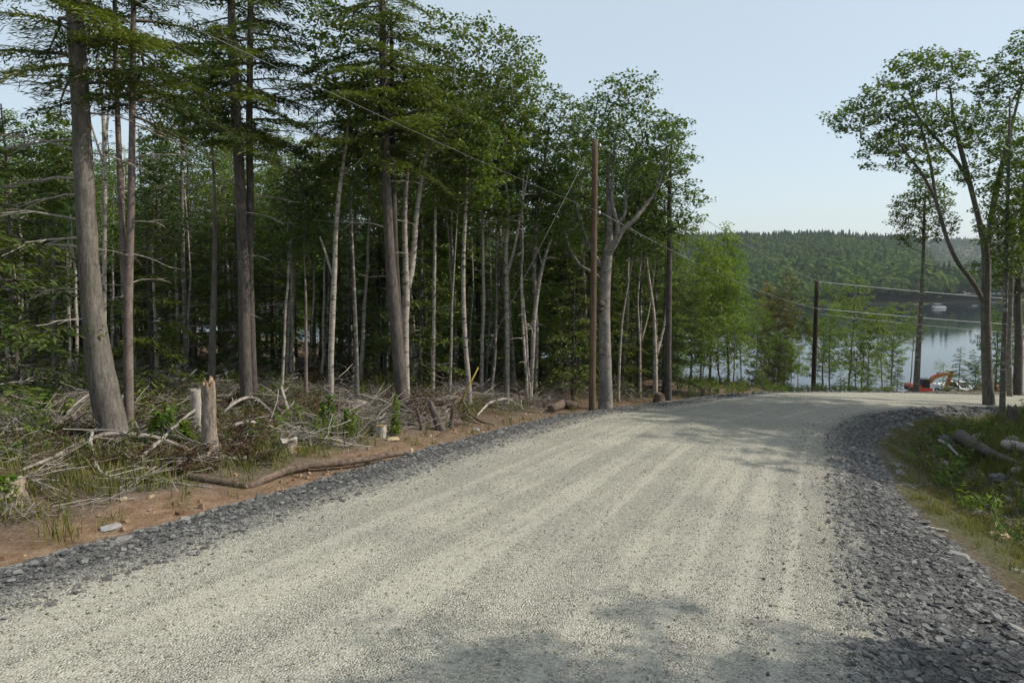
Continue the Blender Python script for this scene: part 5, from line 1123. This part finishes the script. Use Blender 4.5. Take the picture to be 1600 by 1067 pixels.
def mound(name, label, px, py, d, w, h, m, seed, cat='mound'):
    p = at(px, py, d); x0, y0 = p[0], p[1]; n = 26; u = np.linspace(-1, 1, n); X, Y = np.meshgrid(u, u); r = np.hypot(X, Y); rg = np.random.RandomState(seed)
    hx = x0+X*w/2; hy = y0+Y*w*.38; zz = H(hx, hy)+h*np.maximum(0, 1-r**1.6)*(1+.5*fbm(X*2.3+seed, Y*2.3, 3))+.12*h*fbm(X*7, Y*7, 2)*(r < .95)-.12*(r > .93)
    idx = np.arange(n*n).reshape(n, n); b = MB(); b.add(np.stack([(hx-x0).ravel(), (hy-y0).ravel(), (zz-p[2]).ravel()], -1), np.stack([idx[:-1, :-1], idx[:-1, 1:], idx[1:, 1:], idx[1:, :-1]], -1).reshape(-1, 4)); o = b.build(name, m); o.location = p; return tag(o, label, cat)
mound('dirt_pile', 'heap of red-brown soil behind the big forked maple past the bend', 1556, 617, 74, 6.5, 1.9, M['spoil'], 3, 'dirt pile')
mound('rubble_pile', 'grey rubble heap between excavator bucket and pickup truck', 1496, 617, 71, 3.2, .75, M['rubble'], 5, 'rubble pile')
for k, (pa, pb, lab) in enumerate([((1513, 618), (1516, 605), 'short upright wooden stake beyond the bend right of the pickup'), ((1529, 618), (1519, 600), 'leaning pale wooden stake beyond the bend by the dirt pile')]):
    a, b_ = at(*pa, 60), at(*pb, 60.5); a[2] = min(Hs(a[0], a[1]), a[2]); o0 = a.copy(); b = MB(); b.tube([(0, 0, -.1), b_-o0], [.06, .05], 4); o = b.build('stake', M['dead_wood']); o.location = o0; tag(o, lab, 'stake')

# ------------------------------------------------------------------ far shore: dock, boat, shed
M['dock_wood'] = flat('dock_wood', (.42, .40, .37), .8)
def dock():
    p = at(1163, 479, 440); e = empty('dock', (p[0], p[1], LAKE), R(8)); tag(e, 'long pale wooden dock on the far shore at left of the lake', 'dock')
    b = MB(); b.box((0, 0, .75), (15, 2.0, .18)); b.box((6.5, -.6, .75), (3.4, 3.6, .16)); b.build('deck', M['dock_wood'], e, False)
    for k in range(6): b = MB(); b.tube([(-7+2.8*k, -.8, -1.5), (-7+2.8*k, -.8, 1.0)], .12, 6); b.build('post', M['dead_wood'], e)
def boat():
    p = at(1467, 482, 430); e = empty('pontoon_boat', (p[0], p[1], LAKE), R(3)); tag(e, 'white pontoon boat moored at the far shore beyond the tall straight trunk', 'boat')
    for y in (-1, 1): b = MB(); b.tube([(-4.2, y, .25), (-3.6, y, .2), (3.4, y, .2), (4.4, y, .5)], [.2, .38, .38, .1], 10); b.build('pontoon', M['grey_metal'], e)
    b = MB(); b.box((0, 0, .7), (8, 2.5, .14)); b.build('deck', M['grey_metal'], e, False)
    b = MB()
    for y in (-1.2, 1.2): b.box((0, y, 1.15), (7.6, .06, .75))
    for x in (-3.8, 3.8): b.box((x, 0, 1.15), (.06, 2.34, .75))
    b.build('railing', M['white_paint'], e, False)
    b = MB(); b.box((-.8, 0, 2.7), (3.6, 2.3, .1)); c = b.build('canopy', M['white_paint'], e, False)
    for x in (-2.4, .8):
        for y in (-1.05, 1.05): b = MB(); b.tube([(x, y, 1.2), (x, y, 2.65)], .04, 5); b.build('pole', M['grey_metal'], c)
def shed():
    p = at(1342, 466, 500); z = max(Hs(p[0], p[1]), LAKE+.5); e = empty('boathouse', (p[0], p[1], z), R(15)); tag(e, 'tiny white boathouse on the far shore right of the dark pole', 'shed')
    b = MB(); b.box((0, 0, 1.1), (3.4, 3, 2.4)); b.build('wall', M['white_paint'], e, False); b = MB(); b.prism([(-1.9, 2.3), (1.9, 2.3), (0, 3.3)], -1.7, 1.7); b.build('roof', M['grey_metal'], e, False)
    b = MB(); b.box((-.6, -1.52, .95), (.9, .06, 1.9)); b.build('door', M['dark_steel'], e, False); b = MB(); b.box((.8, -1.52, 1.4), (.8, .06, .7)); b.build('window', M['glass'], e, False)
dock(); boat(); shed()

# ------------------------------------------------------------------ summer haze
hm = bpy.data.materials.new('haze_air'); hm.use_nodes = True; nt = hm.node_tree; nt.nodes.clear()
pv = nt.nodes.new('ShaderNodeVolumePrincipled'); pv.inputs['Color'].default_value = (.80, .88, .96, 1); pv.inputs['Density'].default_value = .00013; pv.inputs['Anisotropy'].default_value = .2
ou = nt.nodes.new('ShaderNodeOutputMaterial'); nt.links.new(pv.outputs[0], ou.inputs['Volume'])
b = MB(); b.box((300, 1750, 25), (5200, 4000, 124)); hz_ = b.build('haze', hm, smooth=False); tag(hz_, kind='stuff')
